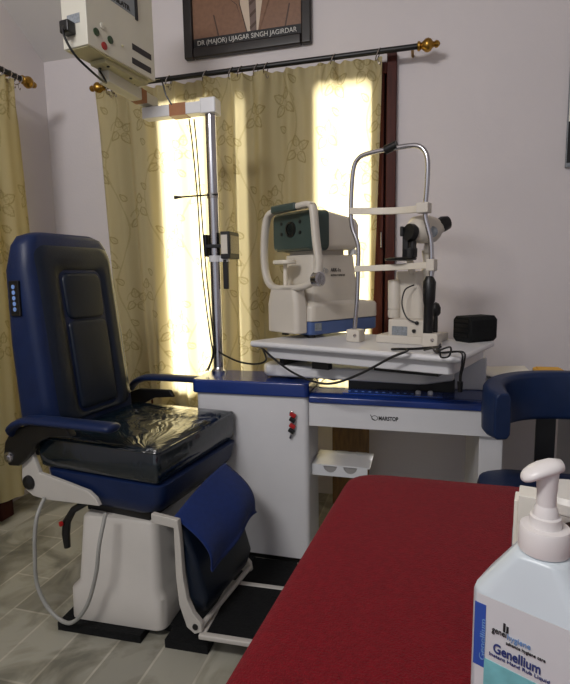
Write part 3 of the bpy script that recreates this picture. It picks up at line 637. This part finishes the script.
# ------------------------------------------------------------ chart box
cbo=onz(88,44,ZB); FC=Fr(cbo.x,cbo.y,0,-8); cx0=-.108; cx1=0.; cy0=0.; cy1=FC.px(155.5,80,0).y
ch_=thing('chart_projector','cream metal vision chart box with plug and coloured buttons above the white arm','vision chart',(cbo.x,cbo.y,0),FC.a)
CH=.52
bm=B((cx0,cy0,ZB),(cx1,cy1,ZB+CH)); obj('case',bm,M['cream'],ch_,bevel=.003,local=True)
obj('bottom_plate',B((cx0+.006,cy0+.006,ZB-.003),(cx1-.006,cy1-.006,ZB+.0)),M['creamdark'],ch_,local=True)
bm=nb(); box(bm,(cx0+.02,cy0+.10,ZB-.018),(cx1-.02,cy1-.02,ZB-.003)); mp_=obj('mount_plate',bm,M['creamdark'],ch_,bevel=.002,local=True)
for x,y in ((cx0+.035,cy0+.13),(cx1-.035,cy0+.13),(cx0+.035,cy0+.25),(cx1-.035,cy0+.25)): obj('screw',lathe(nb(),(x,y,ZB-.018),[(.006,0),(.005,.003),(.001,.004)],(0,0,-1),n=12),M['black'],mp_,local=True)
def onF(px,py): return FC.px(px,py,0)
def dot(name,px,py,r,m,d=.004): 
    p=onF(px,py); obj(name,lathe(nb(),p,[(r,0),(r,d),(r*.7,d+.001),(.001,d+.0012)],(1,0,0),n=18),m,ch_,local=True)
dot('button',96,32,.0125,M['grn']); dot('button',110,40,.0125,M['grn']); dot('button',104,46,.0125,M['red2']); dot('button',102,26,.010,M['cream']); dot('button',122,46,.004,M['creamdark'])
for y0_ in (0,1):
    a=onF(132,44+14*y0_); b=onF(151,59+14*y0_ -.5); zc=(a.z+b.z)/2; obj('vent_slot',B((cx1,a.y,a.z-.018),(cx1+.0015,b.y,a.z+.003)),M['frame'],ch_,local=True)
s1=onF(137.5,20); s0z=s1.z
sc=obj('screen',B((cx1,cy0+.07,s0z+.004),(cx1+.001,s1.y-.012,ZB+CH-.04)),M['screen'],ch_,local=True)
bm=nb(); box(bm,(cx1,s1.y-.014,s0z-.004),(cx1+.004,s1.y,ZB+CH-.03)); box(bm,(cx1,cy0+.05,ZB+CH-.04),(cx1+.004,s1.y,ZB+CH-.03)); obj('screen_frame',bm,M['black'],ch_,local=True)
tA=onF(113,3)
text('screen_text','TSLATR',.022,M['ink'],ch_,FC.W((cx1+.0016,onF(113,5).y,s0z+.012)),FC.y,(0,0,1),width=onF(130,13).y-onF(113,5).y,bold=.0008)
# plug on left face (normal -y)
def onS(px,py): return FC.py(px,py,0)
p=onS(71,31); obj('plug',B((p.x-.018,cy0-.035,p.z-.018),(p.x+.022,cy0,p.z+.022)),M['black'],ch_,bevel=.006,local=True)
a=onS(67,16); b=onS(80,22); obj('rating_plate',B((a.x,cy0-.0015,b.z),(b.x,cy0,a.z)),M['greyl'],ch_,local=True)
bm=nb(); tube(bm,[FC.W(FC.py(66,30,-.045)),FC.W(FC.py(63,27,-.04)),FC.W(FC.py(65,38,-.04)),FC.W(FC.py(75,55,-.02)),FC.W(FC.py(90,70,.03)),FC.W(FC.py(106,83,.12)),(K.x-.02,K.y-.03,zt0+.045)],.004,8,smooth=6)
tag(obj('cable',bm,M['black']),'black power cord looping from the chart box plug down to the arm','cord')
bm=nb(); tube(bm,[ony(134,84,1.86),ony(146,83,1.90),ony(160,79,1.96),ony(166,95,1.97),ony(172,105,1.975)],.0035,8,smooth=6); tag(obj('cable',bm,M['black']),'thin dark cord joining the chart box to the taped arm','cord')
# pole wires
for k,(a,b) in enumerate((((189,118),(0)),((194,118),(1)))):
    pts=[ony(189+5*k,119,YPL-.02),ony(193+4*k,150,YPL-.025),ony(198+3*k,205,YPL-.03),ony(202+4*k,270,YPL-.035),ony(210+3*k,335,YPL-.035),ony(213+k,352,YPL-.035),ony(209+k,366,YPL-.035),(PXx-.04+.01*k,YPL-.05,.772)]
    bm=nb(); tube(bm,pts,.003,7,smooth=5); tag(obj('cable',bm,M['black']),('outer left' if k==0 else 'inner right')+' of two thin black cables dropping from the arm beside the chrome pole','cable')
# sagging cables: FW unprojects onto a plane parallel to the table's front edge
def FW(px,py,d=-.03): return FT.W(FT.py(px,py,d))
def cable(pts,r,label,plug=False,sm=6):
    bm=nb(); tube(bm,pts,r,8,smooth=sm); tag(obj('cable',bm,M['black']),label,'cable')
cable([ony(219,352,YPL-.03),ony(226,356,1.95),FW(240,362,.0),FW(256,364,-.02),FW(266,360,-.02),FT.W((.05,.03,-.034))],.004,'black cable strung from the chrome pole to the left tip of the instrument table')
cable([FT.W((.03,.025,-.035)),FW(263,349,-.02),FW(273,358),FW(292,372,-.04),FW(315,382,-.05),FW(335,383,-.05),FW(362,373,-.04),FW(390,358),FW(408,350,-.022),FT.W((.60,.02,.006)),FT.W((.66,.07,.005)),FT.W((.72,.16,.005))],.0042,'long black cable sagging in front of the instrument table edge')
cable([FT.W((.715,.17,.012)),FT.W((.74,.05,.005)),FW(450,347,-.02),FW(449,356,-.024),FW(441,357,-.024),FW(438,348,-.02),FT.W((.70,.05,.006))],.003,'looped black cable hanging over the table edge below the hand grip')
for k in range(2):
    P=[FT.W((.70+.02*k,.13,.006)),FT.W((.755+.012*k,.02,.006)),FW(460+3*k,352,-.02),FW(462+2*k,363,-.024),FW(460+k,376,-.022),FW(460+k,388,-.02)]
    bm=nb(); tube(bm,P,.003,8,smooth=6)
    if k==0:
        e=V(P[-1]); cyl(bm,e+V((0,0,.02)),e-V((0,0,.012)),.009,.007,n=12)
    tag(obj('cable',bm,M['black']),('black cable with plug dangling beside the lift column' if k==0 else 'plain black cable hanging right of the plug cable by the column'),'cable')
cable([onz(p,q,.722) for p,q in ((322,376),(334,379),(345,376),(352,380),(366,377),(380,381),(395,378))],.004,'black cable lying tangled on the shiny plate under the tray')
# ------------------------------------------------------------ things on the desk right
bk=thing('book_stack','pale booklets lying on the desk right of the lift column','book',(.36,2.25,.718))
xqr=ony(536,372,2.1).x; bm=B((.245,2.12,.7185),(xqr-.03,2.36,.752)); obj('pages',bm,M['paper'],bk,bevel=.002)
bm=nb(); prism(bm,[(.225,2.09,.770),(.29,2.08,.756),(xqr,2.10,.764),(xqr,2.10,.768),(.29,2.08,.762),(.225,2.09,.775)],(0,.24,0)); obj('cover',bm,M['paper'],bk)
yq=onz(539,371,.77); yq=V((yq.x,2.24,0)); xq0=ony(538,369,2.2).x
yb_=thing('storage_box','yellow plastic box on the desk behind the blue chair back','box',(xq0+.05,2.25,.718))
bm=nb(); o_=rrect(xq0,xq0+.11,2.2,2.32,.02); loft(bm,[[(x,y,z) for x,y in o_] for z in (.7185,.768)]); obj('body',bm,M['yellow'],yb_,bevel=.006)
obj('lid_ridge',B((xq0+.012,2.212,.768),(xq0+.098,2.3,.772)),M['yellow'],yb_,bevel=.001)
# ------------------------------------------------------------ wall notice
nx=ony(567,120,YB).x; nz0=ony(567,168,YB).z; nz1=ony(567,98,YB).z
nt_=thing('wall_notice','framed black and white notice on the back wall at the right edge','notice',(nx+.15,YB-.02,nz0))
obj('frame',B((nx,YB-.02,nz0),(nx+.3,YB-.001,nz1+.25)),M['greyl'],nt_,bevel=.002)
zm=ony(567,123,YB).z
obj('dark_panel',B((nx+.002,YB-.022,nz0+.018),(nx+.296,YB-.02,zm)),M['black'],nt_,bevel=.001)
obj('white_panel',B((nx+.002,YB-.0215,zm),(nx+.296,YB-.02,nz1+.24)),M['paper'],nt_,bevel=.001)
# ------------------------------------------------------------ treatment chair (local frame)
HD=math.radians(-7)
tc_=thing('treatment_chair','blue patient treatment chair with glossy dark cushion and white pedestal base','chair',(-.98,1.57,0),HD)
RB=Mx.Rotation(math.radians(9),4,'Z')
def pobj(name,bm,*a,**k):
    bmesh.ops.transform(bm,matrix=RB,verts=bm.verts); return obj(name,bm,*a,local=True,**k)
bm=nb(); box(bm,(-.19,-.265,0),(.115,-.12,.028)); box(bm,(.20,-.265,0),(.345,.26,.028)); box(bm,(.15,.0,0),(.52,.262,.02)); box(bm,(-.15,-.2,.006),(.22,.2,.03)); pobj('floor_plate',bm,M['rubber'],tc_)
def ring(x0,x1,y0,y1,z,r=.03): return [(x,y,z) for x,y in rrect(x0,x1,y0,y1,r)]
bm=nb(); loft(bm,[ring(-.165,.186,-.237,.21,.03,.035),ring(-.163,.184,-.235,.21,.130,.035),ring(-.144,.162,-.218,.195,.150,.035),ring(-.128,.15,-.195,.17,.368,.03),ring(-.12,.142,-.188,.16,.378,.03)]); pobj('pedestal_cover',bm,M['chairwhite'],tc_,angle=50)
obj('lift_frame',B((-.11,-.16,.375),(.15,.18,.425)),M['black'],tc_,local=True)
bm=nb(); loft(bm,[ring(-.22,.15,-.17,.26,.405,.03),ring(-.25,.205,-.19,.285,.425,.04),ring(-.255,.225,-.195,.30,.46,.04),ring(-.255,.232,-.197,.31,.515,.035),ring(-.24,.22,-.185,.295,.522,.03)]); obj('seat_pan',bm,M['vinyl'],tc_,local=True,angle=60)
# loose cushion
bm=nb()
def cring(z,i,r=.02):
    q=[(-.275+i,-.205+i),(.226-i,-.205+i),(.226-i,.304-i),(-.275+i,.304-i)]; o=[]
    q=[V((a,b,0)) for a,b in q]
    for n in range(4):
        p=q[n]; a=(q[n-1]-p).normalized(); b=(q[(n+1)%4]-p).normalized()
        for s in (0,.25,.5,.75,1): t=(p+a*r)*(1-s)**2+p*2*s*(1-s)+(p+b*r)*s*s; o.append((t.x,t.y,z))
    return o
loft(bm,[cring(.523,.012),cring(.531,.004),cring(.575,-.003),cring(.622,.001),cring(.634,.006),cring(.642,.03),cring(.646,.08)]); cu=obj('loose_cushion',bm,M['cushion'],tc_,local=True,angle=80,label='glossy dark teal seat cushion')
bm=nb(); tube(bm,[V(p) for p in cring(.629,.0)]+[V(cring(.629,.0)[0])],.0035,6); obj('piping',bm,M['cushion'],cu,local=True)
# backrest : sections along height
def bsec(z,xf,y0,y1,th,r=.03,bul=.0):
    # xf front x ; outline in x-y, front edge rounded
    return [(x,y,z) for x,y in rrect(xf-th,xf,y0,y1,r,6)]
bm=nb(); loft(bm,[bsec(.55,-.225,-.175,.245,.14),bsec(.66,-.220,-.185,.255,.165,.04),bsec(.95,-.252,-.188,.257,.148,.04),bsec(1.2,-.280,-.186,.250,.124,.045),bsec(1.285,-.290,-.172,.235,.10,.045),bsec(1.317,-.296,-.148,.205,.085,.035),bsec(1.332,-.308,-.10,.155,.06,.025)]); br_=obj('backrest',bm,M['vinyl'],tc_,local=True,angle=80)
def pad(z0,z1,y0,y1,xf0,xf1,th,r=.035):
    bm=nb(); rr=rrect(y0,y1,z0,z1,r); cy=(y0+y1)/2; cz=(z0+z1)/2; R=[]
    for s,d in ((1,0),(.985,th*.6),(.94,th*.92),(.86,th),(.5,th*1.04)):
        R.append([(xf0+(xf1-xf0)*((cz+(z-cz)*s)-z0)/(z1-z0)+d,cy+(y-cy)*s,cz+(z-cz)*s) for y,z in rr])
    return loft(bm,R)
# raised bolster ring then inner pads
bm=nb()
def ringpad(bm,y0,y1,z0,z1,yi0,yi1,zi0,zi1,th):
    xa=lambda z:-.224-.114*(z-.7)
    R=[]
    for (s,d) in ((0,-.004),(.12,th*.6),(.35,th),(.65,th),(.88,th*.6),(1,-.004)):
        R.append([(xa(a[1])+d,a[0],a[1]) for a in [(p[0]*(1-s)+q[0]*s,p[1]*(1-s)+q[1]*s) for p,q in zip(rrect(y0,y1,z0,z1,.05,6),rrect(yi0,yi1,zi0,zi1,.035,6))]])
    R.append(R[0]); return loft(bm,R,cap=False)
ringpad(bm,-.150,.225,.66,1.292,-.050,.150,.68,1.195,.011)
obj('bolster',bm,M['vinyldark'],br_,local=True,angle=80,label='raised dark blue border of the backrest')
xa=lambda z:-.224-.114*(z-.7)
obj('head_pad',pad(1.02,1.19,-.043,.143,xa(1.02),xa(1.185),.010,.03),M['vinyldark'],br_,local=True,angle=70)
obj('back_pad',pad(.69,1.015,-.045,.145,xa(.69),xa(1.015),.011,.02),M['vinyldark'],br_,local=True,angle=70)
# keypad on near side
k0=(-.372,1.190); k1=(-.325,1.07)
bm=B((-.358,-.196,1.045),(-.314,-.183,1.165)); kp=obj('keypad',bm,M['black'],tc_,bevel=.003,local=True)
for k in range(5): obj('key',lathe(nb(),(-.336,-.196,1.068+k*.019),[(.0075,0),(.0075,.0015),(.001,.002)],(0,-1,0),n=14),M['iconblue'],kp,local=True)
# white side bracket
for sgn,y in ((1,-.222),(0,.315)):
    bm=nb(); prism(bm,[(a,y,b) for a,b in ((-.335,.545),(-.283,.578),(-.255,.508),(-.15,.492),(-.045,.474),(-.015,.455),(.0,.430),(-.235,.415),(-.295,.420),(-.328,.438),(-.342,.465))],(0,.016,0)); sb_=obj('side_bracket',bm,M['chairwhite'],tc_,bevel=.003,local=True)
    yy=y if sgn else y+.016; ax=(0,-1 if sgn else 1,0)
    obj('pivot_cap',lathe(nb(),(-.306,yy,.468),[(.026,0),(.024,.008),(.012,.014),(.001,.015)],ax),M['black'],sb_,local=True)
    y2=y-.02 if sgn else y+.036
    bm=nb(); prism(bm,[(a,y2-.0,b) for a,b in ((-.398,.56),(-.385,.61),(-.350,.655),(-.26,.685),(-.10,.690),(-.08,.66),(-.18,.65),(-.24,.62),(-.285,.565),(-.33,.53),(-.375,.525))],(0,.03 if sgn else -.02,0)); aa=obj('arm_bracket',bm,M['black'],tc_,bevel=.006,local=True)
    obj('arm_bolt',lathe(nb(),(-.370,y2 if sgn else y2,.558),[(.020,0),(.018,.006),(.009,.008),(.009,.012),(.001,.013)],ax),M['chrome'],aa,local=True)
    yc_=y-.028 if sgn else y+.046
    P=[(-.335,.652),(-.32,.675),(-.285,.694),(-.23,.706),(-.08,.710),(.08,.712),(.112,.712)]
    if not sgn: P=[(a+.015,b+.028) for a,b in P]
    R=[]; P2=spline([(a,yc_,b) for a,b in P],4); n=len(P2)
    for i,p in enumerate(P2):
        t=i/(n-1); w=.034*(min(1,.45+t*4))*(1 if t<.85 else max(.3,1-((t-.85)/.15)**2*.6)); h=.015*(1 if t<.88 else 1-((t-.88)/.12)*.5)
        R.append([p+V((0,w*math.cos(a),h*math.sin(a))) for a in [2*PI*k/14 for k in range(14)]])
    bm=nb(); loft(bm,R); obj('armrest_pad',bm,M['vinyl'],tc_,local=True,angle=60)
# leg rest
def bar(bm,pts,y,w):
    prism(bm,[(a,y,b) for a,b in pts],(0,w,0)); return bm
legp=[(.215,.448),(.312,.443),(.318,.38),(.322,.26),(.333,.19),(.354,.148),(.378,.125),(.382,.095),(.356,.082),(.328,.098),(.304,.165),(.296,.26),(.296,.415),(.215,.418)]
bm=bar(nb(),legp,-.236,.018); lb1=obj('leg_bar',bm,M['chairwhite'],tc_,bevel=.003,local=True)
obj('bolt',lathe(nb(),(.360,-.236,.108),[(.010,0),(.009,.004),(.001,.005)],(0,-1,0),n=14),M['black'],lb1,local=True)
obj('leg_bar',bar(nb(),[(a,b) for a,b in legp if a>=.290],.108,.016),M['chairwhite'],tc_,bevel=.003,local=True)
bm=nb()
def lsec(z,x0,x1,y0=-.214,y1=.106): return [(x,y,z) for x,y in rrect(x0,x1,y0,y1,.018)]
loft(bm,[lsec(.125,.335,.36,-.18,.07),lsec(.14,.325,.378,-.205,.095),lsec(.19,.318,.39),lsec(.32,.300,.352),lsec(.39,.290,.322),lsec(.415,.288,.305)]); obj('leg_rest_pad',bm,M['vinyldark'],tc_,local=True,angle=70)
bm=nb(); cyl(bm,(.372,-.228,.105),(.372,.12,.105),.009); obj('foot_hinge_bar',bm,M['chairwhite'],tc_,local=True)
fz=.092
RBi=(MW[tc_.name]@RB).inverted(); f0=RBi@onz(198,635,fz); f1=RBi@onz(237,580,fz)
bm=nb(); fx0,fy0,fy1=f0.x,f0.y,f1.y; fx1=fx0+.30
box(bm,(fx0,fy0,fz-.016),(fx1,fy0+.020,fz)); box(bm,(fx0,fy1-.020,fz-.016),(fx1,fy1,fz)); box(bm,(fx0,fy0+.020,fz-.016),(fx0+.020,fy1-.020,fz)); box(bm,(fx1-.020,fy0+.020,fz-.016),(fx1,fy1-.020,fz)); ff=pobj('footplate',bm,M['chairwhite'],tc_,bevel=.004)
bm=B((fx0+.02,fy0+.02,fz-.014),(fx1-.02,fy1-.02,fz-.003)); bmesh.ops.transform(bm,matrix=RB,verts=bm.verts); obj('tread_mat',bm,M['rubber'],ff,local=True)
# lever and hose
bm=nb(); tube(bm,[(-.08,-.16,.42),(-.145,-.19,.38),(-.172,-.198,.335),(-.180,-.198,.29),(-.178,-.198,.24)],[.012,.012,.014,.014,.011],10); lv=obj('lever',bm,M['black'],tc_,local=True)
obj('lever_button',lathe(nb(),(-.178,-.213,.335),[(.009,0),(.009,.008),(.001,.01)],(-.3,-1,0),n=12),M['red'],lv,local=True)
bm=nb(); hs=[(-.225,-.235,.43),(-.215,-.285,.37),(-.216,-.30,.25),(-.215,-.30,.15),(-.168,-.30,.073),(-.085,-.30,.047),(-.01,-.298,.12),(.035,-.292,.24),(.050,-.285,.34),(.052,-.25,.43)]
tube(bm,hs,.0065,10,smooth=6); tag(obj('air_hose',bm,M['hose'],tc_,local=True))
# cloth over the leg rest
def cloth():
    bm=nb(); 
    # corner points local (x,y,z)
    A0=V((.215,-.262,.470));A1=V((.262,-.02,.555));B0=V((.285,-.215,.31));B1=V((.315,.215,.315))
    A0=V((.285,-.215,.440)); A1=V((.262,.150,.478)); B0=V((.408,-.205,.280)); B1=V((.402,.130,.315))
    N=26; g=[]
    for i in range(N+1):
        r=[]
        for j in range(N+1):
            s=i/N;t=j/N; p=(A0.lerp(A1,s)).lerp(B0.lerp(B1,s),t)
            p.x+=.042*math.sin(PI*min(1,t*1.05))+.006*math.sin(9*s+3*t)*t; p.z+=.012*math.sin(PI*s)*(1-t)-.018*math.sin(2*PI*s)*t*.5
            r.append(bm.verts.new(p))
        g.append(r)
    for i in range(N):
        for j in range(N): bm.faces.new((g[i][j],g[i+1][j],g[i+1][j+1],g[i][j+1]))
    T=MW[tc_.name]; bmesh.ops.transform(bm,matrix=T,verts=bm.verts); return bm
cl_=obj('towel',cloth(),M['cloth'],solid=.004,angle=180); tag(cl_,'plain blue cloth draped over the leg rest of the treatment chair','cloth')
# ------------------------------------------------------------ red covered table
ZR=.76
rt=thing('examination_table','table hidden beneath the dark red cover in the foreground','table',(.1,.5,0))
RO=[(-.20,-.3),(.46,-.3),(.46,.93),(-.12,.93),(-.125,.92)]
def inset(P,d):
    c=V((.1,.4)); return [(p[0]+(d if p[0]<.1 else -d),p[1]+(d if p[1]<.4 else -d)) for p in P]
IN=inset(RO,.02)
bm=nb(); loft(bm,[[(x,y,z) for x,y in IN] for z in (.68,.722)]); obj('tabletop',bm,M['ply'],rt)
for x,y in ((-.15,-.25),(.40,-.25),(-.09,.86),(.40,.86)): obj('leg',B((x-.02,y-.02,0),(x+.02,y+.02,.68)),M['black'],rt)
# red cover
bm=nb()
OUT=[V((-.258,-.4,0)),V((.46,-.4,0)),V((.46,1.125,0)),V((-.258,.985,0))]
def oring(i,z,r=.065):
    c=[V((-.262+i,-.35+i,0)),V((.5-i,-.35+i,0)),V((.5-i,1.02-i,0)),V((-.143+i,1.025-i,0))]; o=[]
    for n in range(4):
        p=c[n]; a=(c[n-1]-p).normalized(); b=(c[(n+1)%4]-p).normalized()
        for k in range(9):
            s=k/8; t=(p+a*r)*(1-s)**2+p*2*s*(1-s)+(p+b*r)*s*s; o.append((t.x,t.y,z))
    return o
loft(bm,[oring(.004,.60),oring(.002,.66),oring(0,.725),oring(.002,.743),oring(.008,.754),oring(.02,.7595),oring(.05,.76)],cap=False)
bm.faces.ensure_lookup_table(); last=[v for v in bm.verts][-36:]; bm.faces.new(last)
cv=obj('table_cover',bm,M['redcloth'],angle=70); tag(cv,'dark red felt cover over the foreground table','tablecloth')
# ------------------------------------------------------------ sanitizer bottle
BA=math.radians(-28); bc=V((.107,.462,ZR))
bt=thing('sanitizer_bottle','white hand rub pump bottle with blue and teal label on the red cover','bottle',bc,BA)
hw,hd=.0515,.033
def oc(w,d,c,z): return [(w,-d+c,z),(w,d-c,z),(w-c,d,z),(-w+c,d,z),(-w,d-c,z),(-w,-d+c,z),(-w+c,-d,z),(w-c,-d,z)]
def oc2(w,d,c,z):
    o=[]
    q=oc(w,d,c,z)
    for i in range(8):
        a=V(q[i]);b=V(q[(i+1)%8]); o+= [a.lerp(b,.12),a.lerp(b,.5),a.lerp(b,.88)]
    return o
bm=nb(); loft(bm,[oc2(hw-.006,hd-.006,.010,.0),oc2(hw,hd,.009,.006),oc2(hw,hd,.009,.117),oc2(hw-.001,hd-.001,.009,.121),oc2(.025,.023,.010,.158),oc2(.021,.020,.010,.162)]); 
lathe(bm,(0,0,.160),[(.019,0),(.019,.008)],n=24); obj('body',bm,M['bottle'],bt,bevel=.004,local=True)
zc0=.163
cap=lathe(nb(),(0,0,zc0),[(.0205,0),(.021,.002),(.021,.019),(.0197,.022),(.013,.0225),(.013,.023),(.0125,.031),(.0105,.032),(.0095,.038),(.0075,.042)],n=40); obj('collar',cap,M['pumpw'],bt,local=True)
hz=.245
bm=nb(); lathe(bm,(0,0,zc0+.041),[(.0078,0),(.0078,.010),(.0085,.018),(.009,hz-zc0-.049)],n=24)
# nozzle head: flattened spout pointing left and forward (world dir), with drooping tip
nd=V((-.93,-.30,0)); nd=(Mx.Rotation(-BA,3,'Z')@nd).normalized(); ns=V((-nd.y,nd.x,0))
R=[]
for t,w,h,zo in ((-.0125,.004,.003,.002),(-.0105,.0075,.0055,.0025),(-.003,.0105,.007,.0015),(.006,.0112,.0068,-.0005),(.013,.0105,.0060,-.003),(.018,.009,.0052,-.0055),(.021,.006,.004,-.007),(.0225,.003,.002,-.008)):
    c=nd*t+V((0,0,hz-.008+zo)); R.append([c+ns*(w*math.cos(a))+V((0,0,h*math.sin(a))) for a in [2*PI*k/18 for k in range(18)]])
loft(bm,R); obj('pump_head',bm,M['pumpw'],bt,local=True,angle=60)
# label on the front face (local y=-hd)
Nf=Mx.Rotation(BA,3,'Z')@V((0,-1,0)); Pf=MW[bt.name]@V((0,-hd-.0006,0)); inv=MW[bt.name].inverted()
def onL(px,py): return inv@onp(px,py,Pf,Nf)
lab=B((-.044,-hd-.0005,.010),(.044,-hd,.119)); lb_=obj('label',lab,M['label'],bt,local=True,label='white and teal product label')
c=onL(480,604)
zt_=onL(483,604).z; zb_=onL(483,667).z
obj('side_strip',B((-.0455,-hd-.001,zb_),(-.0355,-hd,zt_)),M['stripblue'],lb_,local=True,label='blue vertical strip')
tz=onL(505,668).z
obj('teal_band',B((-.0355,-hd-.001,.011),(.044,-hd,tz)),M['teal'],lb_,local=True,label='teal lower band')
xd=Mx.Rotation(BA,3,'Z')@V((1,0,0))
def btext(name,s,size,m,px,py,w,vert=False,bold=0):
    q=onL(px,py); o=MW[bt.name]@V((q.x,-hd-.0012,q.z)); text(name,s,size,m,lb_,o,xd if not vert else V((0,0,1)),V((0,0,1)) if not vert else -xd,width=w,ext=.0003,bold=bold)
wG=onL(539,671).x-onL(492,650).x
btext('product_name','Genellium',.0125,M['navyink'],493,651,min(wG,.062),bold=.0002)
btext('maker_line','genei',.0080,M['ink'],492,631,.0125)
btext('maker_line','hygiene',.0075,M['lightblue'],507,639,.019)
btext('tag_line','advance hygiene care',.0045,M['ink'],506,644,.032)
btext('detail_line','Instant Hand Rub Liquid',.0045,M['navyink'],489,654,.05)
btext('strip_text','Genellium',.0070,M['lightblue'],484.5,661,.040,vert=True)
bm=nb(); p=onL(505,630); box(bm,(p.x-.0015,-hd-.0012,p.z-.002),(p.x+.0003,-hd,p.z+.006)); box(bm,(p.x+.0012,-hd-.0012,p.z-.002),(p.x+.003,-hd,p.z+.004)); obj('leaf_mark',bm,M['ink'],lb_,local=True)
# small carton behind the bottle
cp=C0+ray(529,497)*.53; ca=thing('carton','slim white carton standing just behind the sanitizer bottle','box',(cp.x,cp.y,ZR),math.radians(-12))
zt1=cp.z-ZR
obj('sleeve',B((-.010,0,0),(.026,.03,zt1)),M['paper'],ca,bevel=.001,local=True)
obj('side_tab',B((-.014,.004,0),(-.010,.03,zt1-.008)),M['paper'],ca,bevel=.001,local=True)
obj('print_patch',B((-.0148,.010,zt1-.075),(-.014,.026,zt1-.045)),M['greyl'],ca,local=True)
tp=C0+ray(573,490)*.60; tn=thing('tin','round white lidded tin with a dark print behind the pump bottle','tin',(tp.x,tp.y,ZR))
zq=tp.z-ZR
obj('body',lathe(nb(),(0,0,0),[(.034,0),(.036,.004),(.036,zq-.02),(.034,zq-.018)],n=36),M['cup'],tn,local=True)
obj('lid',lathe(nb(),(0,0,zq-.018),[(.0375,0),(.0375,.012),(.033,.018),(.001,.019)],n=36),M['cup'],tn,bevel=.0,local=True)
bm=nb(); R=[]
for a in [math.radians(d) for d in range(-150,-90,10)]: R.append([(.0366*math.cos(a),.0366*math.sin(a),zq-.055+.012*math.sin(a*5)),(.0366*math.cos(a),.0366*math.sin(a),zq-.030+.008*math.cos(a*7)),(.0360*math.cos(a),.0360*math.sin(a),zq-.030),(.0360*math.cos(a),.0360*math.sin(a),zq-.055)])
loft(bm,R); obj('print_patch',bm,mat('brown_print',(74,56,50),.5,var=.4,scale=150),tn,local=True)
# ------------------------------------------------------------ blue stool chair
sc_=thing('clinic_chair','navy blue padded clinic chair with wraparound back between the red table and desk','chair',(.41,1.56,0))
cx_,cy_=.425,1.56; bx_=.455
bm=nb(); loft(bm,[[(x,y,z) for x,y in rrect(cx_-.235-d,cx_+.235+d,1.32-d,1.795+d,.09)] for d,z in ((-.03,.435),(0,.445),(.006,.47),(0,.495),(-.02,.507),(-.06,.51))]); obj('seat',bm,M['stool'],sc_)
# back band : arc centre
R=[]; n=36
for i in range(n+1):
    t=i/n; a=math.radians(200-220*t); # left end near, over far side, to right
    r=.245; e=min(t,1-t)
    hgt=.078*(.86+.14*min(1,e*6)); th=.034*(1 if e>.03 else .75)
    zc=.762+.006*min(1,e*3)
    c=V((bx_+r*math.cos(a),cy_+.01+.9*r*math.sin(a),zc)); o=V((math.cos(a),math.sin(a),0))
    R.append([c+o*(th*x)+V((0,0,hgt*y)) for x,y in ((-.6,-1),(.6,-1),(.95,-.8),(1,0),(.95,.8),(.6,1),(-.6,1),(-.95,.8),(-1,0),(-.95,-.8))])
bm=nb(); loft(bm,R); obj('backrest',bm,M['stool'],sc_,bevel=.006,angle=60)
px_=ony(546,450,1.79).x
bm=nb(); box(bm,(px_-.030,1.805,.40),(px_+.030,1.820,.76)); obj('back_post',bm,M['black'],sc_,bevel=.003)
bm=nb(); box(bm,(px_-.026,1.55,.40),(px_+.026,1.82,.415)); cyl(bm,(cx_,cy_,.10),(cx_,cy_,.435),.022); cyl(bm,(cx_,cy_,.10),(cx_,cy_,.16),.03); obj('gas_column',bm,M['black'],sc_)
for k in range(5):
    a=2*PI*k/5+.3; bm=nb(); tube(bm,[(cx_,cy_,.11),(cx_+.12*math.cos(a),cy_+.12*math.sin(a),.095),(cx_+.225*math.cos(a),cy_+.225*math.sin(a),.065)],[.022,.018,.013],10); lg=obj('leg',bm,M['black'],sc_)
    c=V((cx_+.225*math.cos(a),cy_+.225*math.sin(a),.026)); obj('caster',cyl(nb(),c-V((-math.sin(a),math.cos(a),0))*.012,c+V((-math.sin(a),math.cos(a),0))*.012,.026),M['black'],lg)
# ------------------------------------------------------------ light
w=bpy.data.worlds.new('world'); bpy.context.scene.world=w; w.use_nodes=True
w.node_tree.nodes['Background'].inputs[0].default_value=(.92,.93,1,1); w.node_tree.nodes['Background'].inputs[1].default_value=.55
sd_=bpy.data.lights.new('sun','SUN'); sd_.energy=33; sd_.angle=math.radians(26); sd_.color=(1,.96,.92); so=bpy.data.objects.new('sun',sd_); C.objects.link(so)
so.rotation_euler=V((0,-1,-.10)).to_track_quat('-Z','Y').to_euler(); so.location=(-1,5,4)
def area(name,loc,tgt,sx_,sy_,e,col):
    d=bpy.data.lights.new(name,'AREA'); d.shape='RECTANGLE'; d.size=sx_; d.size_y=sy_; d.energy=e; d.color=col; o=bpy.data.objects.new(name,d); C.objects.link(o); o.location=loc
    o.rotation_euler=(V(tgt)-V(loc)).to_track_quat('-Z','Y').to_euler(); return o
area('fill_light',(-1.0,-.6,2.7),(-.8,2.2,1.2),.8,.3,34,(1,.97,.96))  # unseen soft source, added for light from upper left behind the camera
s=bpy.context.scene.view_settings; s.view_transform='Standard'; s.look='None'; s.exposure=.07; s.gamma=1; s.use_curve_mapping=False
